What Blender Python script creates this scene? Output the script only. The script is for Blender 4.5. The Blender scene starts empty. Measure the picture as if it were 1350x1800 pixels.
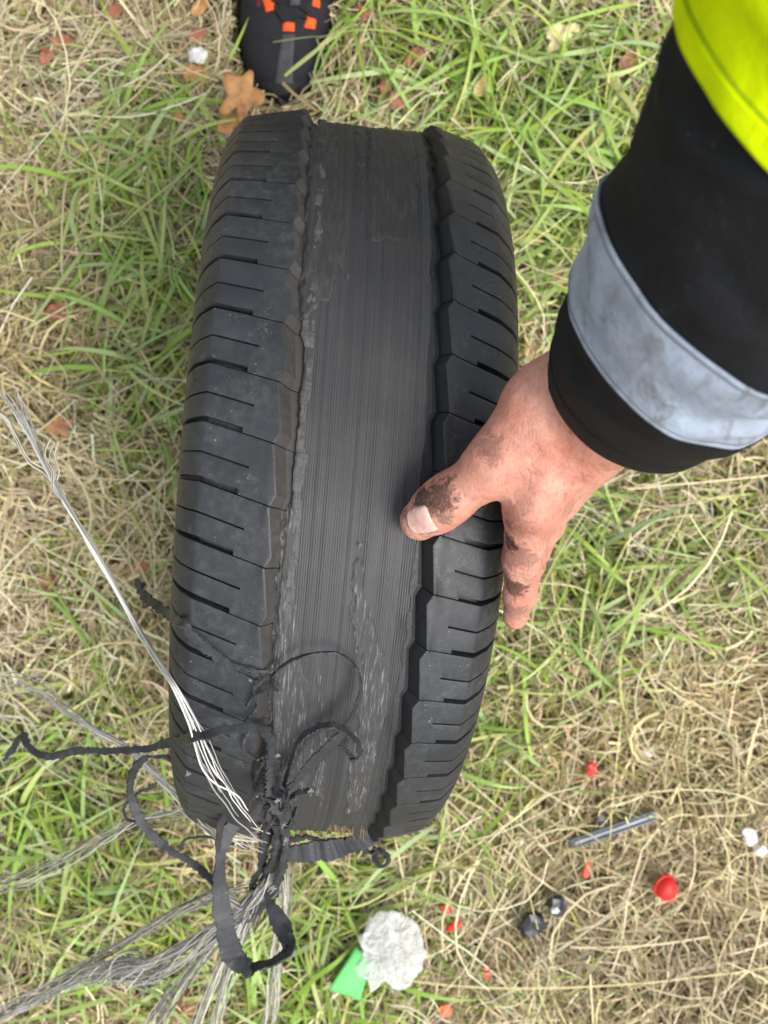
import bpy, bmesh, math, random
import numpy as np
from mathutils import Vector, Matrix

random.seed(7)
rng = np.random.default_rng(7)
scene = bpy.context.scene
COL = scene.collection

# ------------------------------------------------------------------ camera
F, H = 1950.0, 1.38                      # focal length in photo pixels (1350x1800), height of the lens above ground
cam_d = bpy.data.cameras.new('camera')
cam_d.sensor_fit = 'VERTICAL'
cam_d.sensor_height = 24.0
cam_d.lens = F / 1800 * 24.0
cam_d.clip_start = 0.02
cam_d.clip_end = 600
cam_d.dof.use_dof = True
cam_d.dof.focus_distance = 0.78
cam_d.dof.aperture_fstop = 5.6
cam = bpy.data.objects.new('camera', cam_d)
cam.location = (0, 0, H)
COL.objects.link(cam)
scene.camera = cam

# ------------------------------------------------------------------ sky and sun (bright overcast)
SUN_EL, SUN_AZ = math.radians(58), math.radians(-42)      # azimuth in the xy plane, light comes from lower right of the picture
world = bpy.data.worlds.new('World')
scene.world = world
world.use_nodes = True
wn, wl = world.node_tree.nodes, world.node_tree.links
bg = wn['Background']
sky = wn.new('ShaderNodeTexSky')
sky.sky_type = 'NISHITA'
sky.sun_disc = False
sky.sun_elevation = SUN_EL
sky.sun_rotation = math.pi / 2 - SUN_AZ
sky.dust_density = 3.0
hs = wn.new('ShaderNodeHueSaturation')
hs.inputs['Saturation'].default_value = 0.34
wl.new(sky.outputs[0], hs.inputs['Color'])
wl.new(hs.outputs[0], bg.inputs['Color'])
bg.inputs['Strength'].default_value = 0.12
sun_d = bpy.data.lights.new('sun', 'SUN')
sun_d.energy = 1.4
sun_d.angle = math.radians(24)
sun_d.color = (1.0, 0.95, 0.88)
sun = bpy.data.objects.new('sun', sun_d)
sdir = Vector((math.cos(SUN_EL) * math.cos(SUN_AZ), math.cos(SUN_EL) * math.sin(SUN_AZ), math.sin(SUN_EL)))
sun.rotation_euler = sdir.to_track_quat('Z', 'Y').to_euler()
sun.location = (0, 0, 5)
COL.objects.link(sun)

vs = scene.view_settings
vs.view_transform = 'Standard'
vs.look = 'None'
vs.exposure = 1.05
vs.gamma = 1.0
vs.use_curve_mapping = False

# ------------------------------------------------------------------ helpers
def P(px, py, z):
    d = H - z
    return np.array([(px - 675) / F * d, (900 - py) / F * d, z])

def link(o, parent=None):
    COL.objects.link(o)
    if parent is not None:
        o.parent = parent
    return o

def mesh_obj(name, v, f, mat=None, parent=None, smooth=True, cols=None):
    me = bpy.data.meshes.new(name)
    v = np.asarray(v, dtype=np.float32)
    if isinstance(f, np.ndarray):
        k = f.shape[1]
        me.vertices.add(len(v))
        me.vertices.foreach_set('co', v.ravel())
        me.loops.add(f.size)
        me.loops.foreach_set('vertex_index', f.astype(np.int32).ravel())
        me.polygons.add(len(f))
        me.polygons.foreach_set('loop_start', np.arange(0, f.size, k, dtype=np.int32))
        me.update(calc_edges=True)
    else:
        me.from_pydata([tuple(map(float, p)) for p in v], [], f)
    if cols is not None:
        a = me.color_attributes.new('Col', 'FLOAT_COLOR', 'POINT')
        c = np.ones((len(v), 4), dtype=np.float32)
        c[:, :3] = cols
        a.data.foreach_set('color', c.ravel())
    me.validate()
    me.polygons.foreach_set('use_smooth', np.full(len(me.polygons), smooth, dtype=bool))
    if mat is not None:
        me.materials.append(mat)
    o = bpy.data.objects.new(name, me)
    return link(o, parent)

def empty(name, loc, rz=0.0, parent=None, ry=0.0):
    o = bpy.data.objects.new(name, None)
    o.location = loc
    o.rotation_euler = (0, ry, rz)
    o.empty_display_size = 0.05
    return link(o, parent)

def tag(o, label=None, cat=None, group=None, kind=None):
    for k, v in (('label', label), ('category', cat), ('group', group), ('kind', kind)):
        if v:
            o[k] = v
    return o

def grid_faces(nr, nc, wrap_c=False, off=0):
    r = np.arange(nr - 1)[:, None]
    c = np.arange(nc if wrap_c else nc - 1)[None, :]
    a = r * nc + c
    b = r * nc + (c + 1) % nc
    return (np.stack([a, b, b + nc, a + nc], -1).reshape(-1, 4) + off)

def catmull(pts, n):
    pts = np.asarray(pts, float)
    m = len(pts)
    seg = np.linalg.norm(np.diff(pts[:, :3], axis=0), axis=1) ** 0.5 + 1e-6
    t = np.concatenate([[0], np.cumsum(seg)])
    # tangents (non-uniform finite difference)
    tan = np.zeros_like(pts)
    for i in range(m):
        a, b = max(i - 1, 0), min(i + 1, m - 1)
        tan[i] = (pts[b] - pts[a]) / (t[b] - t[a])
    s = np.linspace(0, t[-1], n)
    k = np.clip(np.searchsorted(t, s, side='right') - 1, 0, m - 2)
    h = (t[k + 1] - t[k])[:, None]
    u = ((s - t[k]) / (t[k + 1] - t[k]))[:, None]
    return ((2 * u**3 - 3 * u**2 + 1) * pts[k] + (u**3 - 2 * u**2 + u) * h * tan[k]
            + (-2 * u**3 + 3 * u**2) * pts[k + 1] + (u**3 - u**2) * h * tan[k + 1])

def nrm(a):
    return a / (np.linalg.norm(a, axis=-1, keepdims=True) + 1e-12)

class VNoise:
    """smooth 3D value noise, vectorised"""
    def __init__(s, seed):
        s.t = np.random.default_rng(seed).random((32, 32, 32)) * 2 - 1
    def __call__(s, p, f=1.0):
        q = np.asarray(p, float) * f
        i = np.floor(q).astype(int)
        u = q - i
        u = u * u * (3 - 2 * u)
        r = 0
        for dx in (0, 1):
            for dy in (0, 1):
                for dz in (0, 1):
                    w = (u[..., 0] if dx else 1 - u[..., 0]) * (u[..., 1] if dy else 1 - u[..., 1]) * (u[..., 2] if dz else 1 - u[..., 2])
                    r = r + w * s.t[(i[..., 0] + dx) % 32, (i[..., 1] + dy) % 32, (i[..., 2] + dz) % 32]
        return r
VN = VNoise(3)
def n1(x, seed=0):
    x = np.asarray(x, float)
    return VN(np.stack([x, np.full_like(x, seed * 1.37 + .5), np.full_like(x, seed * 0.73 + .2)], -1))

# ------------------------------------------------------------------ materials
class NT:
    def __init__(s, name, rough=0.6, color=(0.5, 0.5, 0.5)):
        s.m = bpy.data.materials.new(name)
        s.m.use_nodes = True
        s.n, s.l = s.m.node_tree.nodes, s.m.node_tree.links
        s.b = s.n['Principled BSDF']
        s.b.inputs['Base Color'].default_value = (*color, 1)
        s.b.inputs['Roughness'].default_value = rough
        s.tc = s.n.new('ShaderNodeTexCoord')
    def noise(s, scale, detail=4, rough=0.55, vec=None, dist=0.0):
        n = s.n.new('ShaderNodeTexNoise')
        n.inputs['Scale'].default_value = scale
        n.inputs['Detail'].default_value = detail
        n.inputs['Roughness'].default_value = rough
        n.inputs['Distortion'].default_value = dist
        s.l.new(vec if vec is not None else s.tc.outputs['Object'], n.inputs['Vector'])
        return n.outputs['Fac']
    def voro(s, scale, feature='F1', vec=None):
        n = s.n.new('ShaderNodeTexVoronoi')
        n.feature = feature
        n.inputs['Scale'].default_value = scale
        s.l.new(vec if vec is not None else s.tc.outputs['Object'], n.inputs['Vector'])
        return n.outputs['Distance']
    def ramp(s, fac, stops):
        n = s.n.new('ShaderNodeValToRGB')
        e = n.color_ramp.elements
        while len(e) < len(stops):
            e.new(0.5)
        for k, (p, c) in enumerate(stops):
            e[k].position = p
            e[k].color = (*c, 1) if not isinstance(c, (int, float)) else (c, c, c, 1)
        s.l.new(fac, n.inputs['Fac'])
        return n.outputs['Color']
    def mix(s, fac, a, b, mode='MIX'):
        n = s.n.new('ShaderNodeMix')
        n.data_type = 'RGBA'
        n.blend_type = mode
        for sock, val in ((n.inputs['Factor'], fac), (n.inputs[6], a), (n.inputs[7], b)):
            if isinstance(val, bpy.types.NodeSocket):
                s.l.new(val, sock)
            elif isinstance(val, tuple):
                sock.default_value = (*val, 1)
            else:
                sock.default_value = val
        return n.outputs[2]
    def math(s, op, a, b=0.0, clamp=False):
        n = s.n.new('ShaderNodeMath')
        n.operation = op
        n.use_clamp = clamp
        for sock, val in ((n.inputs[0], a), (n.inputs[1], b)):
            if isinstance(val, bpy.types.NodeSocket):
                s.l.new(val, sock)
            else:
                sock.default_value = val
        return n.outputs[0]
    def mapping(s, scale=(1, 1, 1), rot=(0, 0, 0), src='Object'):
        n = s.n.new('ShaderNodeMapping')
        n.inputs['Scale'].default_value = scale
        n.inputs['Rotation'].default_value = rot
        s.l.new(s.tc.outputs[src], n.inputs['Vector'])
        return n.outputs['Vector']
    def xyz(s, vec=None):
        n = s.n.new('ShaderNodeSeparateXYZ')
        s.l.new(vec if vec is not None else s.tc.outputs['Object'], n.inputs[0])
        return n.outputs
    def attr(s, name='Col'):
        n = s.n.new('ShaderNodeAttribute')
        n.attribute_name = name
        return n.outputs['Color']
    def set(s, sock, val):
        if isinstance(val, bpy.types.NodeSocket):
            s.l.new(val, s.b.inputs[sock])
        else:
            s.b.inputs[sock].default_value = val
    def bump(s, h, strength=0.5, dist=0.001, prev=None):
        n = s.n.new('ShaderNodeBump')
        n.inputs['Strength'].default_value = strength
        n.inputs['Distance'].default_value = dist
        s.l.new(h, n.inputs['Height'])
        if prev is not None:
            s.l.new(prev, n.inputs['Normal'])
        s.l.new(n.outputs[0], s.b.inputs['Normal'])
        return n.outputs[0]

def world_pos(t):
    g = t.n.new('ShaderNodeNewGeometry')
    return g.outputs['Position']

def mat_rubber(name, base, dust, dust_amt, rough=0.55, speck=True):
    t = NT(name, rough)
    wp = world_pos(t)
    n_a = t.noise(28, 5, 0.6, wp)
    n_b = t.noise(160, 4, 0.65, wp)
    c = t.ramp(n_a, [(0.3, tuple(x * 0.75 for x in base)), (0.7, tuple(x * 1.25 for x in base))])
    d = t.math('MULTIPLY', t.ramp(n_b, [(0.45, 0.0), (0.75, 1.0)]), t.ramp(t.noise(14, 3, 0.5, wp), [(0.4, 0.0), (0.7, 1.0)]))
    c = t.mix(t.math('MULTIPLY', d, dust_amt), c, dust)
    if speck:
        # pale chalky scuffs and grit
        v = t.noise(520, 3, 0.6, wp)
        msk = t.math('MULTIPLY', t.ramp(v, [(0.66, 0.0), (0.74, 1.0)]), t.ramp(t.noise(40, 4, 0.6, wp), [(0.50, 0.0), (0.62, 1.0)]))
        scr = t.noise(1.0, 5, 0.8, t.mapping((150, 600, 300), (.3, .5, .7)), 2.5)
        msk2 = t.math('MULTIPLY', t.ramp(scr, [(0.57, 0.0), (0.66, 1.0)]), t.ramp(t.noise(20, 3, 0.6, wp), [(0.50, 0.0), (0.64, 1.0)]))
        dk = t.ramp(t.noise(75, 5, 0.7, wp), [(0.56, 0.0), (0.70, 0.55)])
        c = t.mix(dk, c, (0.020, 0.021, 0.023))
        c = t.mix(t.math('MULTIPLY', msk2, 0.3), c, (0.14, 0.14, 0.138))
        c = t.mix(t.math('MULTIPLY', msk, 0.75), c, (0.42, 0.42, 0.41))
        # curly white scratches, in patches
        cl = t.math('ABSOLUTE', t.math('SUBTRACT', t.noise(150, 4, 0.7, wp, 0.8), 0.5))
        ml = t.math('MULTIPLY', t.ramp(cl, [(0.006, 1.0), (0.022, 0.0)]), t.ramp(t.noise(34, 4, 0.7, wp), [(0.58, 0.0), (0.68, 1.0)]))
        c = t.mix(t.math('MULTIPLY', ml, 0.34), c, (0.30, 0.30, 0.295))
    t.set('Base Color', c)
    t.set('Roughness', t.ramp(n_b, [(0.3, rough - 0.1), (0.7, rough + 0.12)]))
    t.set('Specular IOR Level', 0.45)
    t.bump(t.noise(900, 3, 0.6, wp), 0.25, 0.0004, t.bump(n_b, 0.3, 0.0008))
    return t.m

M = {}
M['tread'] = mat_rubber('tread_rubber', (0.024, 0.027, 0.031), (0.10, 0.098, 0.094), 0.6, 0.50)
M['wall'] = mat_rubber('side_rubber', (0.030, 0.032, 0.035), (0.09, 0.085, 0.08), 0.4, 0.6)
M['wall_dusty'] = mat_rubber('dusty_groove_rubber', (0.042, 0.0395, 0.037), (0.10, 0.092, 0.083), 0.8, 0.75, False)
M['wall_shaded'] = mat_rubber('shaded_groove_rubber', (0.010, 0.0105, 0.012), (0.035, 0.035, 0.035), 0.4, 0.6, False)  # black groove rubber with the right wall's shade put into its colour
M['lip'] = mat_rubber('torn_lip_rubber', (0.075, 0.076, 0.076), (0.16, 0.155, 0.15), 0.6, 0.75)
M['strip'] = mat_rubber('strip_rubber', (0.028, 0.030, 0.034), (0.14, 0.14, 0.14), 0.5, 0.55)

def mat_belt():
    t = NT('belt_ply_rubber', 0.55)
    x = t.xyz()
    n_w = t.noise(9, 2, 0.5)
    u = t.math('ADD', x[0], t.math('MULTIPLY', n_w, 0.0012))
    cord = t.math('SINE', t.math('MULTIPLY', u, 2 * math.pi / 0.00165))
    streak = t.noise(1.0, 5, 0.7, t.mapping((420, 3, 3)))
    blot = t.noise(22, 4, 0.6)
    c = t.ramp(streak, [(0.3, (0.029, 0.0295, 0.031)), (0.55, (0.043, 0.044, 0.0465)), (0.8, (0.070, 0.071, 0.074))])
    c = t.mix(t.ramp(blot, [(0.50, 0.0), (0.74, 0.42)]), c, (0.074, 0.064, 0.058))
    c = t.mix(t.ramp(t.noise(48, 5, 0.7), [(0.52, 0.0), (0.72, 0.5)]), c, (0.036, 0.036, 0.039))
    dk = t.math('MULTIPLY', t.math('ADD', cord, 1.0), 0.5)
    c = t.mix(t.math('MULTIPLY', t.math('MULTIPLY', t.math('SUBTRACT', 1.0, dk), t.ramp(t.noise(17, 4, 0.6), [(0.35, 0.2), (0.65, 1.0)])), 0.30), c, (0.014, 0.014, 0.016))
    t.set('Base Color', c)
    t.set('Specular IOR Level', 0.45)
    t.set('Roughness', t.ramp(streak, [(0.3, 0.5), (0.8, 0.68)]))
    amp = t.ramp(t.noise(14, 3, 0.5), [(0.25, 0.35), (0.6, 1.0)])
    b1 = t.bump(t.math('MULTIPLY', cord, amp), 0.45, 0.00025)
    b2 = t.bump(streak, 0.4, 0.0006, b1)
    t.bump(t.noise(110, 6, 0.7), 0.35, 0.0012, b2)
    return t.m
M['belt'] = mat_belt()

def mat_patch(name, base, hi, ang, freq):
    t = NT(name, 0.65)
    mp = t.mapping((1, 1, 1), (0, 0, ang))
    # fibres running diagonally over the ply
    fib = t.noise(1.0, 4, 0.7, t.mapping((freq, 60, 60), (0, 0, ang)))
    bl = t.noise(60, 5, 0.65)
    c = t.ramp(fib, [(0.35, base), (0.55, tuple(b * 1.5 for b in base)), (0.66, hi)])
    c = t.mix(t.ramp(bl, [(0.4, 0.0), (0.7, 0.5)]), c, tuple(b * 0.7 for b in base))
    t.set('Base Color', c)
    t.bump(fib, 0.8, 0.0012, t.bump(bl, 0.4, 0.0012))
    return t.m
M['patch'] = mat_patch('torn_rubber_patch', (0.030, 0.0295, 0.030), (0.070, 0.066, 0.063), 0.35, 420)
M['patch_fibre'] = mat_patch('fibrous_rubber_patch', (0.040, 0.040, 0.041), (0.25, 0.24, 0.22), 0.33, 800)

def mat_attr(name, rough=0.6, mul=None, spec=0.4, transl=0.0, bumpy=None):
    t = NT(name, rough)
    c = t.attr()
    t.set('Base Color', c)
    t.set('Specular IOR Level', spec)
    if transl:
        tr = t.n.new('ShaderNodeBsdfTranslucent')
        t.l.new(c, tr.inputs['Color'])
        mx = t.n.new('ShaderNodeMixShader')
        mx.inputs[0].default_value = transl
        t.l.new(t.b.outputs[0], mx.inputs[1])
        t.l.new(tr.outputs[0], mx.inputs[2])
        t.l.new(mx.outputs[0], t.n['Material Output'].inputs[0])
    return t.m
M['grass'] = mat_attr('grass_blades', 0.55, spec=0.4, transl=0.14)
M['cord'] = mat_attr('frayed_cord', 0.55, spec=0.4)

def mat_plain(name, c, rough=0.6, var=0.25, scale=60, bump=0.3, bdist=0.001, spec=0.4):
    t = NT(name, rough)
    n = t.noise(scale, 5, 0.6)
    t.set('Base Color', t.ramp(n, [(0.3, tuple(x * (1 - var) for x in c)), (0.7, tuple(min(1, x * (1 + var)) for x in c))]))
    t.set('Specular IOR Level', spec)
    if bump:
        t.bump(n, bump, bdist)
    return t.m

def mat_leaf(name, c, c2):
    t = NT(name, 0.65)
    n = t.noise(70, 5, 0.65)
    t.set('Base Color', t.ramp(n, [(0.32, c2), (0.5, c), (0.72, tuple(min(1, x * 1.35) for x in c))]))
    t.bump(t.noise(220, 4, 0.6), 0.4, 0.001)
    return t.m

# ------------------------------------------------------------------ ground
def mat_ground():
    t = NT('soil_and_thatch', 0.95)
    a = t.noise(55, 6, 0.7)
    b = t.noise(400, 4, 0.7)
    c = t.ramp(a, [(0.3, (0.035, 0.028, 0.016)), (0.5, (0.09, 0.085, 0.035)), (0.7, (0.20, 0.165, 0.09))])
    c = t.mix(0.4, c, t.ramp(b, [(0.35, (0.03, 0.03, 0.012)), (0.7, (0.28, 0.23, 0.13))]))
    t.set('Base Color', c)
    t.bump(a, 0.9, 0.02, t.bump(b, 0.7, 0.006))
    return t.m
gm = bpy.data.meshes.new('ground')
S = 300
gm.from_pydata([(-S, -S, 0), (S, -S, 0), (S, S, 0), (-S, S, 0)], [], [(0, 1, 2, 3)])
gm.materials.append(mat_ground())
tag(link(bpy.data.objects.new('ground', gm)), 'brown soil of the grass verge under everything', 'ground', kind='structure')

# ------------------------------------------------------------------ tyre
R, R0 = 0.330, 0.325                # tread radius, height of the axle line
TC = np.array([-0.0845, 0.0325, 0.0])
LEAN = math.radians(5.5)            # the hand holds the tyre leaning a little
TROT = math.radians(-4.5)
tyre = tag(empty('worn_tyre', TC, TROT, None, LEAN), 'shredded black tyre standing upright in the grass, its middle tread stripped off', 'tyre')
RM = np.array((Matrix.Rotation(TROT, 3, 'Z') @ Matrix.Rotation(LEAN, 3, 'Y')))
def to_local(w):
    return (np.asarray(w, float) - TC) @ RM
def to_world(l):
    return np.asarray(l, float) @ RM.T + TC
def cyl(u, th, r):
    return np.stack(np.broadcast_arrays(u, r * np.sin(th), R0 + r * np.cos(th)), -1)
def pix_local(px, py, dr=0.0):
    """where the sight line of a photo pixel meets the tyre's cylinder of radius R+dr (tyre coordinates)"""
    o = to_local(np.array([0, 0, H]))
    d = to_local(P(px, py, 0.0)) - o
    r = R + dr
    oy, oz = o[1], o[2] - R0
    A = d[1]**2 + d[2]**2
    B = oy * d[1] + oz * d[2]
    C = oy**2 + oz**2 - r * r
    disc = max(B * B - A * C, 0.0)
    t = (-B - math.sqrt(disc)) / A
    return o + t * d
def pix_ut(px, py, dr=0.0):
    q = pix_local(px, py, dr)
    return q[0], math.atan2(q[1], q[2] - R0)
def PT(px, py, dr=0.0):
    return to_world(pix_local(px, py, dr))

def ex_drop(U, side):
    """how far the slack shoulders hang below the crown; the right one has sagged more"""
    U = np.asarray(U, float)
    return .0090 * np.clip((U - .052) / .0465, 0, 1) ** 1.1 if side > 0 else .0080 * np.clip((U - .0475) / .051, 0, 1) ** 1.1
def bulge(U, side):
    """slack sidewalls belly out beyond the shoulder corner"""
    U = np.asarray(U, float)
    return np.where(U > .0985, .0985 + (U - .0985) * (1.30 if side < 0 else 1.62), U)
def crown_drop(U, side):
    return .004 * (np.asarray(U, float) / .0985)**2 + ex_drop(U, side)

# carcass, lathed
half = [(0, R - .0122), (.03, R - .0123), (.06, R - .0128), (.09, R - .0155), (.1005, R - .0225), (.1075, R - .040), (.1098, R - .0475),
        (.1108, R - .0500), (.1118, R - .0512), (.1118, R - .0530), (.1106, R - .0545), (.1110, R - .064), (.1096, R - .078), (.1080, R - .0795),
        (.1078, R - .0815), (.1085, R - .083), (.1050, R - .098), (.0985, R - .112), (.0960, R - .118), (.0945, R - .124), (.0880, R - .126),
        (.0860, R - .120), (.0920, R - .106), (.1000, R - .085), (.1030, R - .064), (.0990, R - .040), (.0900, R - .026), (.06, R - .0215), (0, R - .0205)]
prof = half + [(-u, r) for u, r in half[-2:0:-1]]
NT_ = 216
th = np.linspace(0, 2 * np.pi, NT_, endpoint=False)
pr = np.array(prof)
for k in range(len(pr)):
    if abs(pr[k, 0]) > .04:
        pr[k, 1] -= float(ex_drop(abs(pr[k, 0]), 1 if pr[k, 0] > 0 else -1)) * np.clip((.105 - (R - pr[k, 1])) / .03, 0, 1)
        pr[k, 0] = math.copysign(float(bulge(abs(pr[k, 0]), 1 if pr[k, 0] > 0 else -1)), pr[k, 0])
V = cyl(pr[None, :, 0], th[:, None], pr[None, :, 1])
nv = len(prof)
fc = []
i = np.arange(NT_)[:, None]
j = np.arange(nv)[None, :]
a = i * nv + j
b = i * nv + (j + 1) % nv
fc = np.stack([a, b, (b + nv) % (NT_ * nv), (a + nv) % (NT_ * nv)], -1).reshape(-1, 4)
mesh_obj('casing', V.reshape(-1, 3), fc, M['wall'], tyre)

# tread blocks
NPITCH = 50
PITCH = 2 * math.pi * R / NPITCH
def saw(v, peak):
    """0 at the innermost corner, 1 at the sipe"""
    return np.where(v < peak, 1 - v / peak, (v - peak) / (1 - peak))

def block_mesh(name, side, U_in, U_step, U_sipe, peak, wallrun, wall_mat):
    p = PITCH
    delta = 0.0040
    us = [U_in + .0078, U_in + .012, U_sipe - .0002, U_sipe + .0001, (U_sipe + U_step) / 2, U_step - .0002, U_step + .0001,
          U_step + .006, .092, .0965]
    us = sorted(set(round(x, 6) for x in us if x < .097))
    st = []                                                     # (U, drop, nU, nR)
    for U in us:
        st.append((U, float(crown_drop(U, side)), 0.22, .97))
    xd = float(ex_drop(.0985, side))
    st += [(a_, b_ + xd, c_, d_) for a_, b_, c_, d_ in [(.0983, .0044, .3, .95), (.0993, .0056, .6, .8), (.1018, .0098, .8, .6), (.1055, .0165, .84, .54), (.1085, .0255, .93, .36),
           (.1107, .0355, .98, .2), (.1117, .0440, 1, 0), (.1117, .0462, 1, -.1), (.1085, .0475, 1, -.1)]]
    slope = 0.27 * (1 if side < 0 else -1)
    rows = []
    def columns(U, k_out):
        wide = U > U_step
        f = np.interp(U, [.0983, .1085, .1112], [1, .8, .0])
        wlo = .0007 if not wide else .0009 + .0033 * (0.25 + .75 * f)
        whi = .0002
        dg = .0052 if not wide else .0075 * f + .0004
        if not wide:
            dg *= 1
        sp = U > U_sipe
        fs = np.interp(U, [.0985, .1085, .1110], [1, .7, 0])
        hsw = .00075 * (1 if sp else .4)
        ds = .0042 * fs if sp else 0.0
        m = p / 2
        e = .0002 if dg > .001 else 0
        es = .0003 if ds > .001 else 0
        cols = [(0, dg), (wlo - .0002, dg), (wlo, e), (wlo + .0008, e * .15), (wlo + .0016, 0), (p * .22, 0), (m - hsw - .0009, 0),
                (m - hsw, es), (m - hsw + .0001, ds), (m + hsw - .0001, ds), (m + hsw, es), (m + hsw + .0009, 0), (p * .80, 0),
                (p - whi - .0016, 0), (p - whi - .0008, e * .15), (p - whi, e), (p - whi + .0002, dg), (p, dg)]
        return np.array(cols)
    V = []
    base = columns(U_in + .001, False)
    v = base[:, 0] / p
    sw = saw(v, peak)
    dg0 = base[:, 1]
    ain = lambda U: slope * (np.minimum(U, .0985) - U_in)
    def add(U, drop, t, dep, nU, nR):
        r = R - drop - dep * nR
        thv = (t + ain(U)) / R
        V.append(cyl(side * (bulge(U, side) - dep * nU), thv, r))
    # wall rows: bottom, middle, top edge
    drop_in = float(crown_drop(U_in, side))
    topU = U_in + delta * sw
    botU = U_in + delta * .70 * sw - wallrun
    for q, dz in ((0.0, .0116), (.42, .0106), (.94, .0012), (1.0, .0001)):
        UU = botU + (topU - botU) * q
        dd = np.minimum(np.maximum(dg0, 0), .0052) * (1 if q > .4 else 0.5 * q)
        add(UU, drop_in + dz + np.where(dg0 > .002, dd * .8, 0), base[:, 0], 0 * dg0, 0, 1)
    add(topU + .0010, drop_in, base[:, 0], dg0, 0.0, 1.0)
    add(topU + .0017, drop_in, base[:, 0], dg0, 0.0, 1.0)
    for k, (U, drop, nU, nR) in enumerate(st):
        c = columns(U, k)
        add(np.full(len(c), U), drop, c[:, 0], c[:, 1], nU, nR)
    nr, nc = len(V), len(base)
    V = np.concatenate(V)
    f = grid_faces(nr, nc)
    if side > 0:
        f = f[:, ::-1]
    me_o = mesh_obj(name, V, f, M['tread'], tyre)
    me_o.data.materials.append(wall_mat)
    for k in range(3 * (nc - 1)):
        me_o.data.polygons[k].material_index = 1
    return me_o

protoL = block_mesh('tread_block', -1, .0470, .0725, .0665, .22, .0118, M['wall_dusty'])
protoR = block_mesh('tread_block', 1, .0592, .0815, .0765, .80, .0118, M['wall_shaded'])
phL = pix_ut(477, 783, -.001)[1] / (2 * math.pi) * NPITCH
phR = pix_ut(769, 1043, -.004)[1] / (2 * math.pi) * NPITCH
for proto, offk in ((protoL, phL), (protoR, phR)):
    me = proto.data
    try:
        me.set_sharp_from_angle(angle=math.radians(24))
    except Exception:
        pass
    for k in range(NPITCH):
        o = proto if k == 0 else link(proto.copy(), tyre)
        o.location = (0, 0, R0)
        for_th = (k + offk) * 2 * math.pi / NPITCH
        o.rotation_euler = (-for_th, 0, 0)
    me.transform(Matrix.Translation((0, 0, -R0)))

# exposed belt ply
def belt():
    nu, nt = 72, 300
    u0, u1 = -.0355, .0482
    t0, t1 = math.radians(-73), math.radians(165)
    uu = np.linspace(0, 1, nu)
    tt = np.linspace(t0, t1, nt)
    U, T = np.meshgrid(u0 + (u1 - u0) * uu, tt)
    edge = n1(T[:, 0] * 26, 1) * .0016 + n1(T[:, 0] * 90, 2) * .0006
    edgeL = n1(T[:, 0] * 30, 3) * .0012
    U = U + edge[:, None] * np.clip((uu - .8) / .2, 0, 1)[None] + edgeL[:, None] * np.clip((.1 - uu) / .1, 0, 1)[None]
    # ragged torn end
    rag = n1(np.linspace(0, 30, nu), 5) * .03 + n1(np.linspace(0, 90, nu), 6) * .02
    T = T + rag[None] * np.clip(1 - (T - t0) / .12, 0, 1)
    h = -.0090 + n1(uu * 38, 7)[None] * .00035 + n1(uu * 11, 8)[None] * .0005
    h = h + VN(np.stack([U * 60, T * 9, np.zeros_like(U)], -1)) * .0006
    h = h + .0012 * np.exp(-((uu - 1) / .04)**2)[None] * (1 + n1(T[:, 0] * 22, 9))[:, None]
    for c, w, d in ((.455, .006, -.0009), (.475, .004, .0005), (.555, .004, .0008), (.575, .005, -.0010), (.40, .003, -.0006)):
        h = h + d * np.exp(-((uu - c) / w)**2)[None]
    top = cyl(U, T, R + h)
    bot = cyl(U, T, R + h - .0022)
    # skirt: build as closed slab
    V = np.concatenate([top.reshape(-1, 3), bot.reshape(-1, 3)])
    f = [grid_faces(nt, nu)[:, ::-1], grid_faces(nt, nu, off=nt * nu)]
    idx = np.arange(nt * nu).reshape(nt, nu)
    n = nt * nu
    for ring in (idx[:, 0], idx[:, -1][::-1], idx[0][::-1], idx[-1]):
        a, b = ring[:-1], ring[1:]
        f.append(np.stack([a, b, b + n, a + n], -1))
    return mesh_obj('belt_ply', V, np.concatenate(f), M['belt'], tyre)
belt()

def in_poly(x, y, poly):
    poly = np.asarray(poly)
    c = np.zeros(x.shape, bool)
    m = len(poly)
    for i in range(m):
        x1, y1 = poly[i]
        x2, y2 = poly[(i + 1) % m]
        cond = ((y1 > y) != (y2 > y))
        xi = (x2 - x1) * (y - y1) / (y2 - y1 + 1e-15) + x1
        c ^= cond & (x < xi)
    return c
def seg_dist(x, y, poly):
    poly = np.asarray(poly)
    d = np.full(x.shape, 1e9)
    m = len(poly)
    for i in range(m):
        a, b = poly[i], poly[(i + 1) % m]
        ab = b - a
        t = np.clip(((x - a[0]) * ab[0] + (y - a[1]) * ab[1]) / (ab @ ab + 1e-15), 0, 1)
        d = np.minimum(d, np.hypot(x - a[0] - t * ab[0], y - a[1] - t * ab[1]))
    return d

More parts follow.
